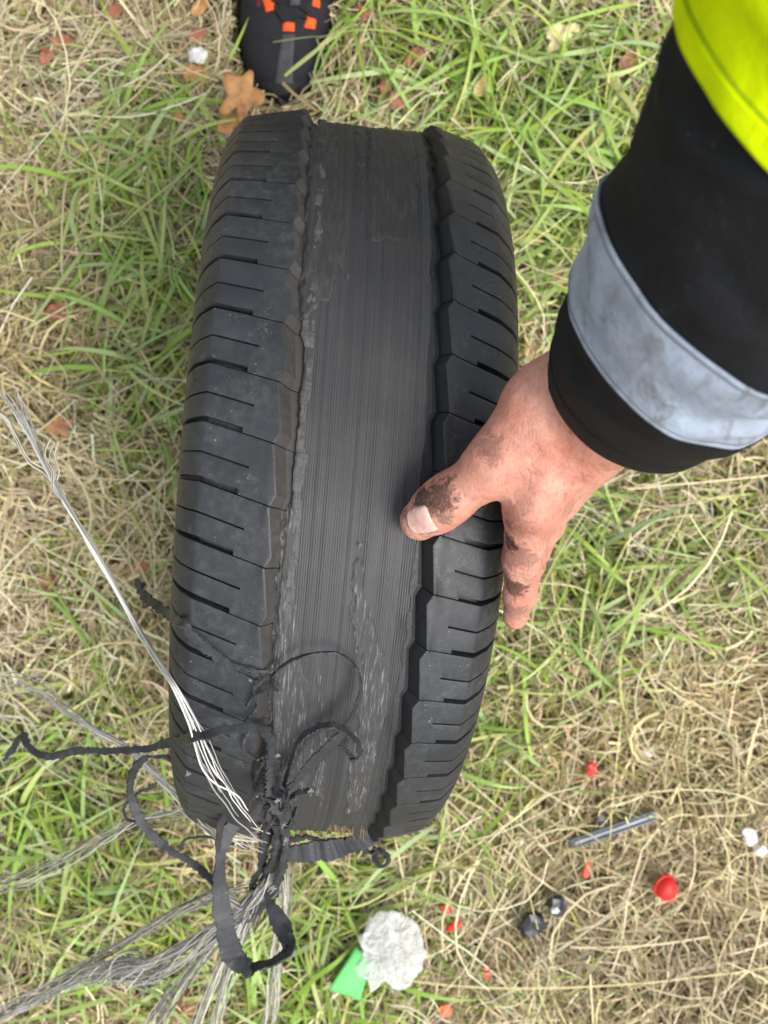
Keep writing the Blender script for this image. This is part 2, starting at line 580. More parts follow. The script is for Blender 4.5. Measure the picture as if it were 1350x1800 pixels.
def patch(pix, thick, mat, seed):
    q = np.array([pix_ut(x, y, -.0088) for x, y in pix])
    pu, pa = q[:, 0], q[:, 1] * R
    res = .0011
    gu = np.arange(pu.min() - .004, pu.max() + .004, res)
    ga = np.arange(pa.min() - .004, pa.max() + .004, res)
    U, A = np.meshgrid(gu, ga)
    rag = VN(np.stack([U * 350, A * 140, np.full_like(U, seed)], -1)) * .0022 + VN(np.stack([U * 900, A * 300, np.full_like(U, seed)], -1)) * .0013
    poly = np.stack([pu, pa], 1)
    sd = np.where(in_poly(U, A, poly), 1, -1) * seg_dist(U, A, poly) + rag
    s = np.clip(sd / .0014, -1, 1) * .5 + .5
    h = -.0108 + s * (.0022 + thick) + VN(np.stack([U * 180, A * 60, np.full_like(U, seed + 3.)], -1)) * .0003 * s
    V = cyl(U, A / R, R + h).reshape(-1, 3)
    f = grid_faces(len(ga), len(gu))[:, ::-1]
    keep = (sd.ravel()[f] > -.0016).any(1)
    f = f[keep]
    used = np.unique(f)
    mp = -np.ones(len(V), int)
    mp[used] = np.arange(len(used))
    return mesh_obj('rubber_patch', V[used], mp[f], mat, tyre)
patch([(541, 224), (590, 220), (594, 300), (597, 357), (606, 400), (611, 434), (613, 508), (598, 480), (584, 446), (590, 500), (583, 523), (565, 530), (549, 547), (531, 555), (533, 480), (538, 350)], .0006, M['patch'], 1)
patch([(647, 228), (647, 316), (650, 370), (650, 419), (668, 426), (690, 421), (711, 427), (724, 420), (733, 330), (728, 262), (705, 232)], .0006, M['patch'], 2)
patch([(622, 222), (641, 222), (640, 300), (637, 390), (630, 340), (626, 300)], .0006, M['patch'], 6)
patch([(505, 905), (521, 890), (519, 1050), (524, 1090), (526, 1150), (545, 1200), (552, 1272), (547, 1345), (530, 1400), (500, 1420), (482, 1400), (478, 1300), (480, 1200), (485, 1120), (490, 1030)], .0006, M['patch_fibre'], 3)
patch([(632, 955), (640, 1010), (645, 1063), (656, 1100), (678, 1165), (687, 1224), (679, 1270), (661, 1302), (652, 1361), (634, 1426), (606, 1430), (612, 1340), (622, 1280), (632, 1230), (628, 1150), (617, 1085), (619, 1002)], .0006, M['patch_fibre'], 4)
patch([(551, 1390), (563, 1260), (553, 1190), (560, 1160), (575, 1250), (572, 1330), (565, 1420)], .0004, M['patch_fibre'], 5)

# ragged grey lip left between the shoulder rib and the stripped belt
def lip():
    nt, nc = 700, 9
    tt = np.linspace(math.radians(-52), math.radians(88), nt)
    step = lambda f, sd: np.repeat(np.random.default_rng(sd).normal(size=f), nt // f + 1)[:nt]
    sm = lambda x, k: np.convolve(np.pad(x, k, mode='edge'), np.ones(2 * k + 1) / (2 * k + 1), 'valid')
    lo = -.0362 + sm(step(52, 1), 4) * .0011 + n1(tt * 110, 12) * .0006
    hi = -.0300 + sm(step(75, 2), 2) * .0009 + n1(tt * 160, 14) * .0006
    hh = sm(step(80, 3), 2) * .0006 + n1(tt * 200, 16) * .0005
    taper = np.clip((tt - tt[0]) / .15, 0, 1)
    V = []
    shape = [0, .75, .95, 1.0, .92, .98, .85, .70, 0]
    for k in range(nc):
        q = [0, .03, .2, .4, .55, .7, .88, .97, 1][k]
        u = lo + (hi - lo) * q
        r = R - .0112 + (.0032 + hh + n1(tt * 260 + k * 7, 20 + k) * .0003) * shape[k] * (.35 + .65 * taper)
        V.append(cyl(u, tt, r))
    V = np.stack(V, 1).reshape(-1, 3)
    return mesh_obj('torn_lip', V, grid_faces(nt, nc)[:, ::-1], M['lip'], tyre, False)
lip()

# ------------------------------------------------------------------ torn strips and cords (parts of the tyre)
ZUP = np.array([0.0, 0.0, 1.0])
def frame(C):
    T = np.gradient(C, axis=0)
    T = nrm(T)
    S = nrm(np.cross(T, ZUP + 0.02))
    N = np.cross(S, T)
    return T, S, N

def ribbon(name, pts, width, thick, rolls, mat, n=90, rag=0.12, seed=0, parent=None, taper=(0.4, 0.4), zig=0.0):
    pts = np.asarray(pts, float)
    m = len(pts)
    n = int(n * 2.2)
    thick = thick * .75
    width = np.interp(np.linspace(0, 1, m), np.linspace(0, 1, len(width)), width) if np.ndim(width) else np.full(m, width)
    rolls = np.interp(np.linspace(0, 1, m), np.linspace(0, 1, len(rolls)), rolls)
    Q = catmull(np.column_stack([pts, width, np.radians(rolls)]), n)
    C = Q[:, :3].copy()
    w = Q[:, 3]
    ro = Q[:, 4]
    s = np.linspace(0, 1, n)
    L = np.linalg.norm(np.diff(C, axis=0), axis=1).sum()
    T, S, N = frame(C)
    C += S * (n1(s * L * 70, seed) * .0013 + n1(s * L * 170, seed + 11) * .0007)[:, None] + N * (n1(s * L * 60, seed + 1) * .0014 + n1(s * L * 150, seed + 12) * .0006)[:, None]
    w = w * (1 + .28 * n1(s * L * 45, seed + 17))
    tp = np.minimum(1, np.minimum(taper[0] + s * 12, taper[1] + (1 - s) * 12))
    nar = min(1.0, (.006 / float(np.mean(w))) ** 1.5)
    ro = ro + n1(s * L * 25, seed + 5) * .45 * nar + n1(s * L * 90, seed + 15) * .25 * nar
    D = S * np.cos(ro)[:, None] + N * np.sin(ro)[:, None]
    E = np.cross(D, T)
    w = w * 1.3
    rag = rag * 1.5
    wl = w * tp * .5 * (1 + rag * n1(s * L * 260, seed + 2) + rag * n1(s * L * 800, seed + 7)) + zig * np.abs((s * L * 130) % 1 - .5)
    wr = w * tp * .5 * (1 + rag * n1(s * L * 260, seed + 3) + rag * n1(s * L * 800, seed + 8))
    ht = thick * .5 * (1 + .2 * n1(s * L * 300, seed + 4))
    ring = []
    for a, b in ((-1, -.8), (-.55, -1), (0, -.8), (.55, -1), (1, -.8), (1, .8), (.55, 1), (0, .8), (-.55, 1), (-1, .8)):
        ww = wl if a < 0 else wr
        ring.append(C + D * (a * ww)[:, None] + E * (b * ht)[:, None])
    V = np.stack(ring, 1)
    nc = len(ring)
    f = [tuple(x) for x in grid_faces(n, nc, True)]
    f.append(tuple(range(nc))[::-1])
    f.append(tuple(range((n - 1) * nc, n * nc)))
    # torn whiskers and crumbs along both edges
    gw = np.random.default_rng(seed + 500)
    ex, o_ = [], n * nc
    for k in range(int(L * 900)):
        i = gw.integers(2, n - 2)
        sg = 1 if gw.random() < .5 else -1
        ed = C[i] + D[i] * (sg * (wr[i] if sg > 0 else wl[i]) * .92)
        ln = (.0006 + .0022 * gw.random() ** 3)
        dr_ = nrm(D[i] * sg + T[i] * gw.normal() * .7 + E[i] * gw.normal() * .7)
        bw = .0004 + .0006 * gw.random()
        ex += [ed - T[i] * bw, ed + T[i] * bw, ed + E[i] * bw, ed + dr_ * ln]
        f += [(o_, o_ + 1, o_ + 3), (o_ + 1, o_ + 2, o_ + 3), (o_ + 2, o_, o_ + 3)]
        o_ += 4
    V = np.concatenate([V.reshape(-1, 3), np.array(ex).reshape(-1, 3)])
    Vl = to_local(V.reshape(-1, 3)) if parent is tyre else V.reshape(-1, 3)
    o = mesh_obj(name, Vl, f, mat, parent)
    o.data.set_sharp_from_angle(angle=math.radians(32))
    return o

def bundle(name, pts, rad, strands, r, colors, seed, n=70, parent=None, twist=2.0, ends=(0.0, 0.0), wob=0.3):
    """a bundle of frayed strands along a path; ends = how much of the length the strands may stop short"""
    g = np.random.default_rng(seed)
    pts = np.asarray(pts, float)
    m = len(pts)
    rad = np.interp(np.linspace(0, 1, m), np.linspace(0, 1, len(rad)), rad)
    Q = catmull(np.column_stack([pts, rad]), n)
    C, rr = Q[:, :3], Q[:, 3]
    T, S, N = frame(C)
    s = np.linspace(0, 1, n)
    L = np.linalg.norm(np.diff(C, axis=0), axis=1).sum()
    Vs, Fs, Cs, off = [], [], [], 0
    for k in range(strands):
        ph = g.random() * 6.28
        ra = math.sqrt(g.random())
        ang = ph + twist * s * L * 10 * (0.6 + .8 * g.random()) + wob * 2 * n1(s * L * 20, seed + k)
        rad_k = rr * ra * (1 + wob * n1(s * L * 28, seed + k + 40))
        X = C + S * (np.cos(ang) * rad_k)[:, None] + N * (np.sin(ang) * rad_k)[:, None]
        X = X + (np.stack([n1(s * L * 60, seed + k * 3 + 1), n1(s * L * 60, seed + k * 3 + 2), n1(s * L * 60, seed + k * 3 + 3)], 1)) * rr[:, None] * wob * .3
        lo = int(g.random() ** 2 * ends[0] * n)
        hi = n - int(g.random() ** 2 * ends[1] * n)
        if hi - lo < 4:
            continue
        X = X[lo:hi]
        Tt, Ss, Nn = frame(X)
        mm = len(X)
        q = r * (0.7 + .6 * g.random()) * np.minimum(1, .4 + np.minimum(np.arange(mm), np.arange(mm)[::-1]) * .3)
        ring = [X + Ss * (math.cos(a) * q)[:, None] + Nn * (math.sin(a) * q)[:, None] for a in (0, 1.571, 3.1416, 4.712)]
        V = np.stack(ring, 1).reshape(-1, 3)
        Vs.append(V)
        Fs.append(grid_faces(mm, 4, True, off))
        off += len(V)
        c = np.array(colors[g.integers(len(colors))]) * (0.75 + .5 * g.random())
        Cs.append(np.repeat(np.clip(c[None], 0, .9), len(V), 0))
    V = np.concatenate(Vs)
    if parent is tyre:
        V = to_local(V)
    o = mesh_obj(name, V, np.concatenate(Fs), M['cord'], parent, True, np.concatenate(Cs))
    o['kind'] = 'stuff'
    return o

ST = M['strip']
Z = lambda pts, z: [P(x, y, zz) for (x, y), zz in zip(pts, np.interp(np.linspace(0, 1, len(pts)), np.linspace(0, 1, len(z)), z))]
def onT(pts, dr):
    drs = np.interp(np.linspace(0, 1, len(pts)), np.linspace(0, 1, len(dr)), dr)
    return [PT(x, y, d) for (x, y), d in zip(pts, drs)]

# long strip reaching left
ribbon('rubber_strip', [P(x, y, z) for x, y, z in ((8, 1338, .42), (22, 1318, .43), (38, 1294, .44), (56, 1316, .45), (84, 1330, .46), (140, 1319, .475), (225, 1321, .50), (292, 1308, .525))]
       + onT([(340, 1296), (372, 1288), (402, 1281), (446, 1279), (474, 1296), (476, 1330), (466, 1372)], [.018, .014, .012, .010, .006, .004]),
       [.004, .0050, .0048, .0045, .0055, .0060, .0055, .0045, .0035], .0026, [10, 50, 30, 10, 25, 40, 20, 30, 30], ST, 130, .16, 21, tyre, (.25, .4))
# loop left of the tyre
ribbon('rubber_strip', Z([(329, 1356), (318, 1344), (307, 1340), (286, 1330), (257, 1333), (238, 1352), (229, 1382), (233, 1408), (249, 1445), (272, 1474), (307, 1499), (344, 1524), (372, 1548), (400, 1580)],
       [.47, .48, .48, .47, .45, .44, .43, .42, .41, .42]), [.004, .0052, .0050, .0045, .0060, .0055, .0050, .0060], .0038, [40, 60, 50, 30, 30, 50], ST, 130, .25, 22, tyre, (.3, .5))
# thin branch inside that loop
ribbon('rubber_strip', Z([(277, 1378), (262, 1385), (240, 1395), (222, 1412), (219, 1428), (228, 1440), (248, 1446)], [.43, .425, .42, .41]), .0022, .002, [20, 40], ST, 50, .25, 23, tyre, (.3, .5))
# wide looping strap at the bottom
ribbon('rubber_strip', Z([(470, 1408), (440, 1428), (414, 1447), (394, 1478), (385, 1520), (387, 1565), (394, 1615), (403, 1655), (409, 1678), (413, 1686), (434, 1701), (440, 1703), (472, 1694), (503, 1674), (507, 1669), (508, 1658), (504, 1648), (484, 1608), (466, 1570)],
       [.475, .48, .485, .48, .47, .46, .45, .44, .43, .42, .42, .42, .41, .40, .39]), [.007, .0085, .0085, .009, .011, .0135, .0125, .011, .0105, .0115, .0115, .009], .0026, [30, 20, 15, 35, 20, 10, 25, 62, 75, 70, 55, 20, 10, 0], ST, 170, .09, 24, tyre)
# second, inner strap
ribbon('rubber_strip', Z([(478, 1400), (455, 1402), (427, 1404), (404, 1419), (388, 1445), (383, 1475), (388, 1500)], [.50, .51, .50, .48]), [.006, .006, .005, .0045], .0024, [55, 60, 50, 40], ST, 70, .12, 25, tyre)
# heavy black roots of the tangle
ribbon('rubber_strip', Z([(492, 1385), (494, 1430), (495, 1470), (488, 1515), (474, 1555), (446, 1592), (415, 1618)], [.50, .47, .44, .41, .38, .36, .35]), [.010, .013, .014, .016, .017, .015, .009], .005, [70, 60, 50, 35, 20, 10], ST, 90, .14, 26, tyre)
ribbon('rubber_strip', Z([(478, 1392), (470, 1430), (468, 1470), (460, 1520), (440, 1560)], [.49, .46, .42, .38]), [.008, .010, .009, .006], .0045, [80, 60, 60], ST, 70, .2, 27, tyre)
ribbon('rubber_strip', Z([(505, 1395), (498, 1440), (502, 1480), (497, 1520), (480, 1560)], [.50, .46, .43, .40]), [.005, .007, .006, .004], .0035, [30, 60, 60], ST, 70, .25, 28, tyre)
ribbon('rubber_strip', onT([(478, 1330), (482, 1365), (486, 1395), (490, 1430)], [.002, .006, .012, .02]), [.004, .010, .012, .008], .004, [20, 30, 20], ST, 50, .2, 29, tyre)
# loop lying over the bare belt, turning into a twisted ribbon
ribbon('rubber_strip', onT([(494, 1210), (481, 1196), (482, 1181), (508, 1162), (541, 1152), (573, 1148), (606, 1155), (625, 1175), (634, 1201), (630, 1237), (616, 1270), (593, 1297), (558, 1335), (531, 1361), (513, 1381), (494, 1408)],
       [-.004, -.003, .000, .004, .006, .006, .006, .007, .009, .012, .015, .018, .018, .016, .013, .010]), [.003, .0022, .0022, .0020, .0022, .0024, .003, .0065, .0085, .006, .0045], .0018, [30, 60, 60, 70, 70, 60, 50, 35, 30, 40], ST, 150, .14, 30, tyre)
ribbon('rubber_strip', onT([(494, 1395), (513, 1338), (528, 1303), (551, 1283), (580, 1275), (603, 1284), (618, 1298), (627, 1310), (630, 1328), (621, 1339), (615, 1325), (606, 1315), (594, 1308)],
       [.008, .012, .016, .020, .022, .020, .016, .012, .010, .010, .011, .012]), [.004, .0035, .004, .0045, .0042, .004, .0035, .003, .0028, .0025], .0018, [60, 65, 60, 45, 40, 50], ST, 120, .18, 31, tyre)
# small curls on the rib
ribbon('rubber_strip', onT([(446, 1280), (430, 1297), (427, 1312), (433, 1326), (452, 1334), (468, 1322), (474, 1300), (462, 1283), (447, 1278)], [.004, .003, .004, .004, .004]), .0018, .0016, [40, 60], ST, 70, .3, 32, tyre)
ribbon('rubber_strip', onT([(473, 1300), (470, 1330), (455, 1352), (449, 1375), (452, 1400), (460, 1412)], [.006, .004, .006]), .0022, .0018, [50, 30], ST, 60, .3, 33, tyre)
ribbon('rubber_strip', onT([(430, 1242), (437, 1230), (450, 1220), (470, 1213), (490, 1212)], [.002, .003, -.004]), .0018, .0016, [50, 30], ST, 40, .3, 34, tyre)
ribbon('rubber_strip', onT([(428, 1270), (440, 1258), (452, 1240), (447, 1222), (452, 1200), (470, 1190)], [.002, .003, .003]), .0012, .0012, [50, 30], ST, 50, .3, 35, tyre)
# strip across the left rib, its end sticking out past the sidewall
ribbon('rubber_strip', [P(238, 1016, .46), P(250, 1042, .49), P(272, 1062, .52), P(296, 1079, .555), PT(323, 1098, .004), PT(343, 1123, .0015), PT(372, 1148, .0015), PT(410, 1171, .0015), PT(440, 1179, .002), PT(470, 1180, .000), PT(500, 1170, .002)],
       [.004, .0046, .0055, .0050, .006, .005, .0035, .0024, .0020], .0026, [10, 20, 30, 10, 0], ST, 100, .3, 36, tyre, (.5, .4))
ribbon('rubber_strip', [P(250, 1024, .44), P(247, 1036, .455), P(252, 1046, .47)], .003, .0025, [30, 30], ST, 20, .3, 37, tyre)
# flap of belt torn loose along the lower end
ribbon('rubber_strip', [PT(712, 1392, -.012), P(682, 1432, .42), P(655, 1462, .41), P(622, 1483, .405), P(586, 1493, .40), P(548, 1498, .40), P(512, 1500, .40), P(488, 1492, .405)],
       [.012, .015, .0155, .015, .0145, .0145, .013, .010], .0032, [35, 30, 25, 22, 22, 25, 30], ST, 120, .07, 38, tyre, (.8, .6), .0)
ribbon('rubber_strip', [P(640, 1462, .40), P(610, 1474, .40), P(575, 1478, .40), P(540, 1472, .405), P(515, 1476, .405), P(495, 1482, .41)], [.005, .007, .007, .006, .005], .003, [60, 50, 55], ST, 90, .45, 39, tyre, (.5, .5), .004)
# small knotted curl under the right rib
ribbon('rubber_strip', [P(632, 1478, .39), P(637, 1492, .385), P(650, 1500, .38), P(664, 1494, .375), P(676, 1500, .37), P(682, 1513, .37), P(672, 1524, .37), P(661, 1514, .37), P(662, 1500, .375), P(656, 1489, .38)],
       [.003, .0036, .0042, .0040, .0038, .0045], .0028, [40, 60, 40], ST, 80, .3, 40, tyre)
ribbon('rubber_strip', onT([(500, 1408), (518, 1398), (532, 1392), (545, 1388)], [.014, .018, .020, .022]), [.0030, .0034, .0026], .002, [40, 30], ST, 40, .3, 41, tyre)
ribbon('rubber_strip', Z([(388, 1475), (355, 1471), (333, 1474), (322, 1484), (317, 1494)], [.45, .44, .42]), [.0022, .0018, .0014], .0016, [40, 30], ST, 40, .3, 42, tyre)

gk = np.random.default_rng(77)
for k in range(9):
    c0 = np.array([482 + gk.normal() * 8, 1415 + gk.normal() * 14])
    a0 = gk.random() * 6.28
    pp = []
    for j in range(6):
        a_ = a0 + j * (.5 + .25 * gk.random()) * (1 if k % 2 else -1)
        rad_ = 6 + j * (4 + 6 * gk.random())
        pp.append((c0[0] + math.cos(a_) * rad_ * .8, min(c0[1] + math.sin(a_) * rad_, 1475)))
    ribbon('rubber_strip', onT(pp, [.006, .012 + .012 * gk.random(), .02, .014]), [.0035, .0028, .0018], .002, [20, 70, 40], ST, 40, .3, 120 + k, tyre, (.6, .2))
WHT = [(.62, .58, .50), (.70, .67, .60), (.50, .46, .38), (.42, .38, .32)]
GRY = [(.38, .37, .35), (.52, .50, .47), (.22, .215, .21), (.64, .62, .58)]
DRK = [(.12, .115, .11), (.24, .23, .21), (.38, .36, .33), (.50, .48, .44)]
CW = [(.60, .59, .56), (.68, .67, .64), (.46, .45, .43), (.34, .33, .32)]
bundle('cord_bundle', [P(2, 676, .50), P(22, 706, .51), P(48, 752, .52), P(105, 865, .54), P(180, 990, .535), P(245, 1106, .545), PT(304, 1200, .012), PT(338, 1262, .014), PT(374, 1345, .016), PT(415, 1420, .018), PT(455, 1468, .024)],
       [.0105, .009, .0052, .0027, .0024, .0024, .0026, .0050, .0105, .0115, .012], 11, .00050, CW, 51, 110, tyre, .7, (.12, .22), .35)
bundle('cord_bundle', [P(-20, 720, .49), P(10, 735, .505), P(28, 768, .51), P(52, 812, .525), P(78, 830, .53), P(100, 856, .54)], [.003, .002], 3, .0005, WHT, 52, 40, tyre, 1)
bundle('cord_bundle', [P(96, 772, .53), P(88, 800, .535), P(101, 830, .54), P(98, 858, .54), P(110, 876, .545)], [.004, .006, .003, .002], 5, .0005, WHT, 53, 40, tyre, 1)
bundle('cord_bundle', [P(-30, 1196, .34), P(30, 1203, .36), P(75, 1216, .38), P(110, 1246, .39), P(165, 1284, .41), P(225, 1316, .42), P(262, 1352, .43), P(300, 1390, .44), P(345, 1430, .45), P(395, 1462, .45), P(450, 1480, .44)],
       [.012, .010, .006, .005, .004, .004, .0045, .006, .009, .008], 12, .00042, GRY, 54, 100, tyre, 1, (.2, .1), .38)
bundle('cord_bundle', [P(-30, 1800, .14), P(40, 1764, .18), P(110, 1728, .22), P(165, 1706, .25), P(215, 1706, .27), P(270, 1700, .29), P(330, 1668, .32), P(390, 1632, .35), P(440, 1590, .38), P(480, 1545, .40)],
       [.009, .008, .009, .012, .013, .011, .0085, .0075, .009], 40, .00046, DRK + GRY, 55, 110, tyre, 1, (.25, .25), .38)
bundle('cord_bundle', [P(150, 1700, .25), P(185, 1715, .26), P(225, 1700, .27), P(260, 1720, .28), P(300, 1690, .30)], [.010, .015, .016, .013, .008], 44, .00040, GRY, 56, 60, tyre, 9, (.6, .6), 1.1)
bundle('cord_bundle', [P(120, 1712, .22), P(190, 1672, .25), P(265, 1628, .29), P(330, 1595, .33), P(400, 1572, .37), P(450, 1560, .39)], [.005, .006, .006, .0065, .008], 14, .00044, DRK, 57, 70, tyre, 1, (.3, .2), .38)
bundle('cord_bundle', [P(-30, 1570, .22), P(60, 1538, .26), P(150, 1492, .31), P(240, 1448, .36), P(300, 1432, .39), P(350, 1438, .42)], [.010, .009, .007, .006, .009], 12, .00042, DRK, 58, 70, tyre, .8, (.3, .3), .38)
bundle('cord_bundle', [P(255, 1830, .22), P(300, 1755, .27), P(350, 1690, .31), P(410, 1615, .35), P(450, 1570, .38)], [.013, .011, .009, .007], 22, .00046, DRK + GRY, 59, 60, tyre, .5, (.2, .2), .38)
bundle('cord_bundle', [P(335, 1830, .22), P(360, 1760, .26), P(390, 1690, .30), P(425, 1620, .35), P(455, 1570, .38)], [.006, .005, .004], 12, .00046, WHT + GRY, 60, 60, tyre, .4, (.1, .2), .25)
bundle('cord_bundle', [P(375, 1830, .22), P(395, 1740, .27), P(420, 1660, .32), P(450, 1590, .36), P(470, 1540, .39)], [.009, .007, .006], 14, .00046, GRY + DRK, 61, 60, tyre, .4, (.1, .2), .38)
bundle('cord_bundle', [P(470, 1830, .20), P(482, 1740, .24), P(490, 1660, .28), P(500, 1580, .33), P(498, 1500, .40)], [.010, .009, .007, .006], 14, .00046, WHT + GRY, 62, 60, tyre, .4, (.1, .2), .38)
bundle('cord_bundle', [P(330, 1380, .47), P(370, 1430, .47), P(420, 1462, .46), P(470, 1480, .45)], [.010, .012, .010], 14, .00042, GRY, 63, 50, tyre, 1, (.5, .4), .6)
bundle('cord_bundle', [P(372, 1592, .37), P(400, 1580, .375), P(430, 1592, .38), P(452, 1575, .39), P(475, 1530, .40)], [.004, .005, .004], 14, .00045, GRY, 64, 50, tyre, 2, (.2, .2), .5)
# tufts of loose fibre where the strips tear away
def tuft(c, sc, cnt, seed):
    gt = np.random.default_rng(seed)
    V, f, C_ = [], [], []
    for k in range(cnt):
        d = nrm(gt.normal(size=3) + [0, 0, .6])
        a = c + gt.normal(size=3) * sc * .3
        m_ = a + d * sc * (.4 + .5 * gt.random())
        e = m_ + nrm(d + gt.normal(size=3) * .7) * sc * (.3 + .6 * gt.random())
        q = np.cross(d, [.3, .2, .9]) * .00014
        q2 = np.cross(d, q)
        o_ = len(V)
        V += [a - q, a + q, a + q2, m_ - q, m_ + q, m_ + q2, e]
        f += [(o_, o_ + 1, o_ + 4, o_ + 3), (o_ + 1, o_ + 2, o_ + 5, o_ + 4), (o_ + 2, o_, o_ + 3, o_ + 5), (o_ + 3, o_ + 4, o_ + 6), (o_ + 4, o_ + 5, o_ + 6), (o_ + 5, o_ + 3, o_ + 6)]
        C_ += [np.array([.62, .62, .60]) * (.4 + .7 * gt.random())] * 7
    o = mesh_obj('fibre_tuft', to_local(np.array(V)), f, M['cord'], tyre, True, np.array(C_))
    o['kind'] = 'stuff'
for k, (x, y, dr, sc, cnt) in enumerate([(486, 1328, .010, .0035, 16), (441, 1196, .003, .0025, 12), (546, 1390, .024, .0045, 16), (490, 1405, .02, .006, 24), (498, 1450, .03, .005, 18), (330, 1360, .0, .004, 14), (455, 1398, .01, .004, 12), (503, 1478, .03, .005, 18),
                                         (250, 1020, .0, .003, 10), (12, 1338, .0, .004, 12), (480, 1560, .0, .006, 16)]):
    tuft(PT(x, y, dr) if (x > 300 and y < 1500) else P(x, y, .42), sc * .55, int(cnt * 1.4), 300 + k)
# fringe of ochre fibres at the torn belt end
frV, frF, frC, off = [], [], [], 0
for k in range(46):
    px_ = 578 + 70 * rng.random()
    a = PT(px_, 1450 + 8 * rng.random() - abs(px_ - 620) * .1, -.010)
    b_ = a + np.array([rng.normal() * .0025, -.003 - .010 * rng.random(), .003 + .007 * rng.random()])
    q = .0004
    for_pts = np.array([a + [-q, 0, 0], a + [q, 0, 0], a + [0, 0, q], b_])
    frV.append(for_pts)
    frF += [(off, off + 1, off + 3), (off + 1, off + 2, off + 3), (off + 2, off, off + 3)]
    off += 4
    frC.append(np.repeat([np.array([.30, .21, .10]) * (.4 + .9 * rng.random())], 4, 0))
o = mesh_obj('fibre_fringe', to_local(np.concatenate(frV)), frF, M['cord'], tyre, True, np.concatenate(frC))
o['kind'] = 'stuff'

# ------------------------------------------------------------------ person: hand, sleeve, shoe
person = tag(empty('person', (0.10, 0.78, 0)), 'person in black and yellow work jacket gripping the tyre with a dirty bare hand', 'person')
PO = np.array([0.10, 0.78, 0])

def smin(a, b, k):
    h = np.clip(.5 + .5 * (b - a) / k, 0, 1)
    return b * (1 - h) + a * h - k * h * (1 - h)
def cone(p, a, b, ra, rb):
    ab = b - a
    t = np.clip(((p - a) @ ab) / (ab @ ab), 0, 1)
    return np.linalg.norm(p - a - t[:, None] * ab, axis=1) - (ra + (rb - ra) * t)

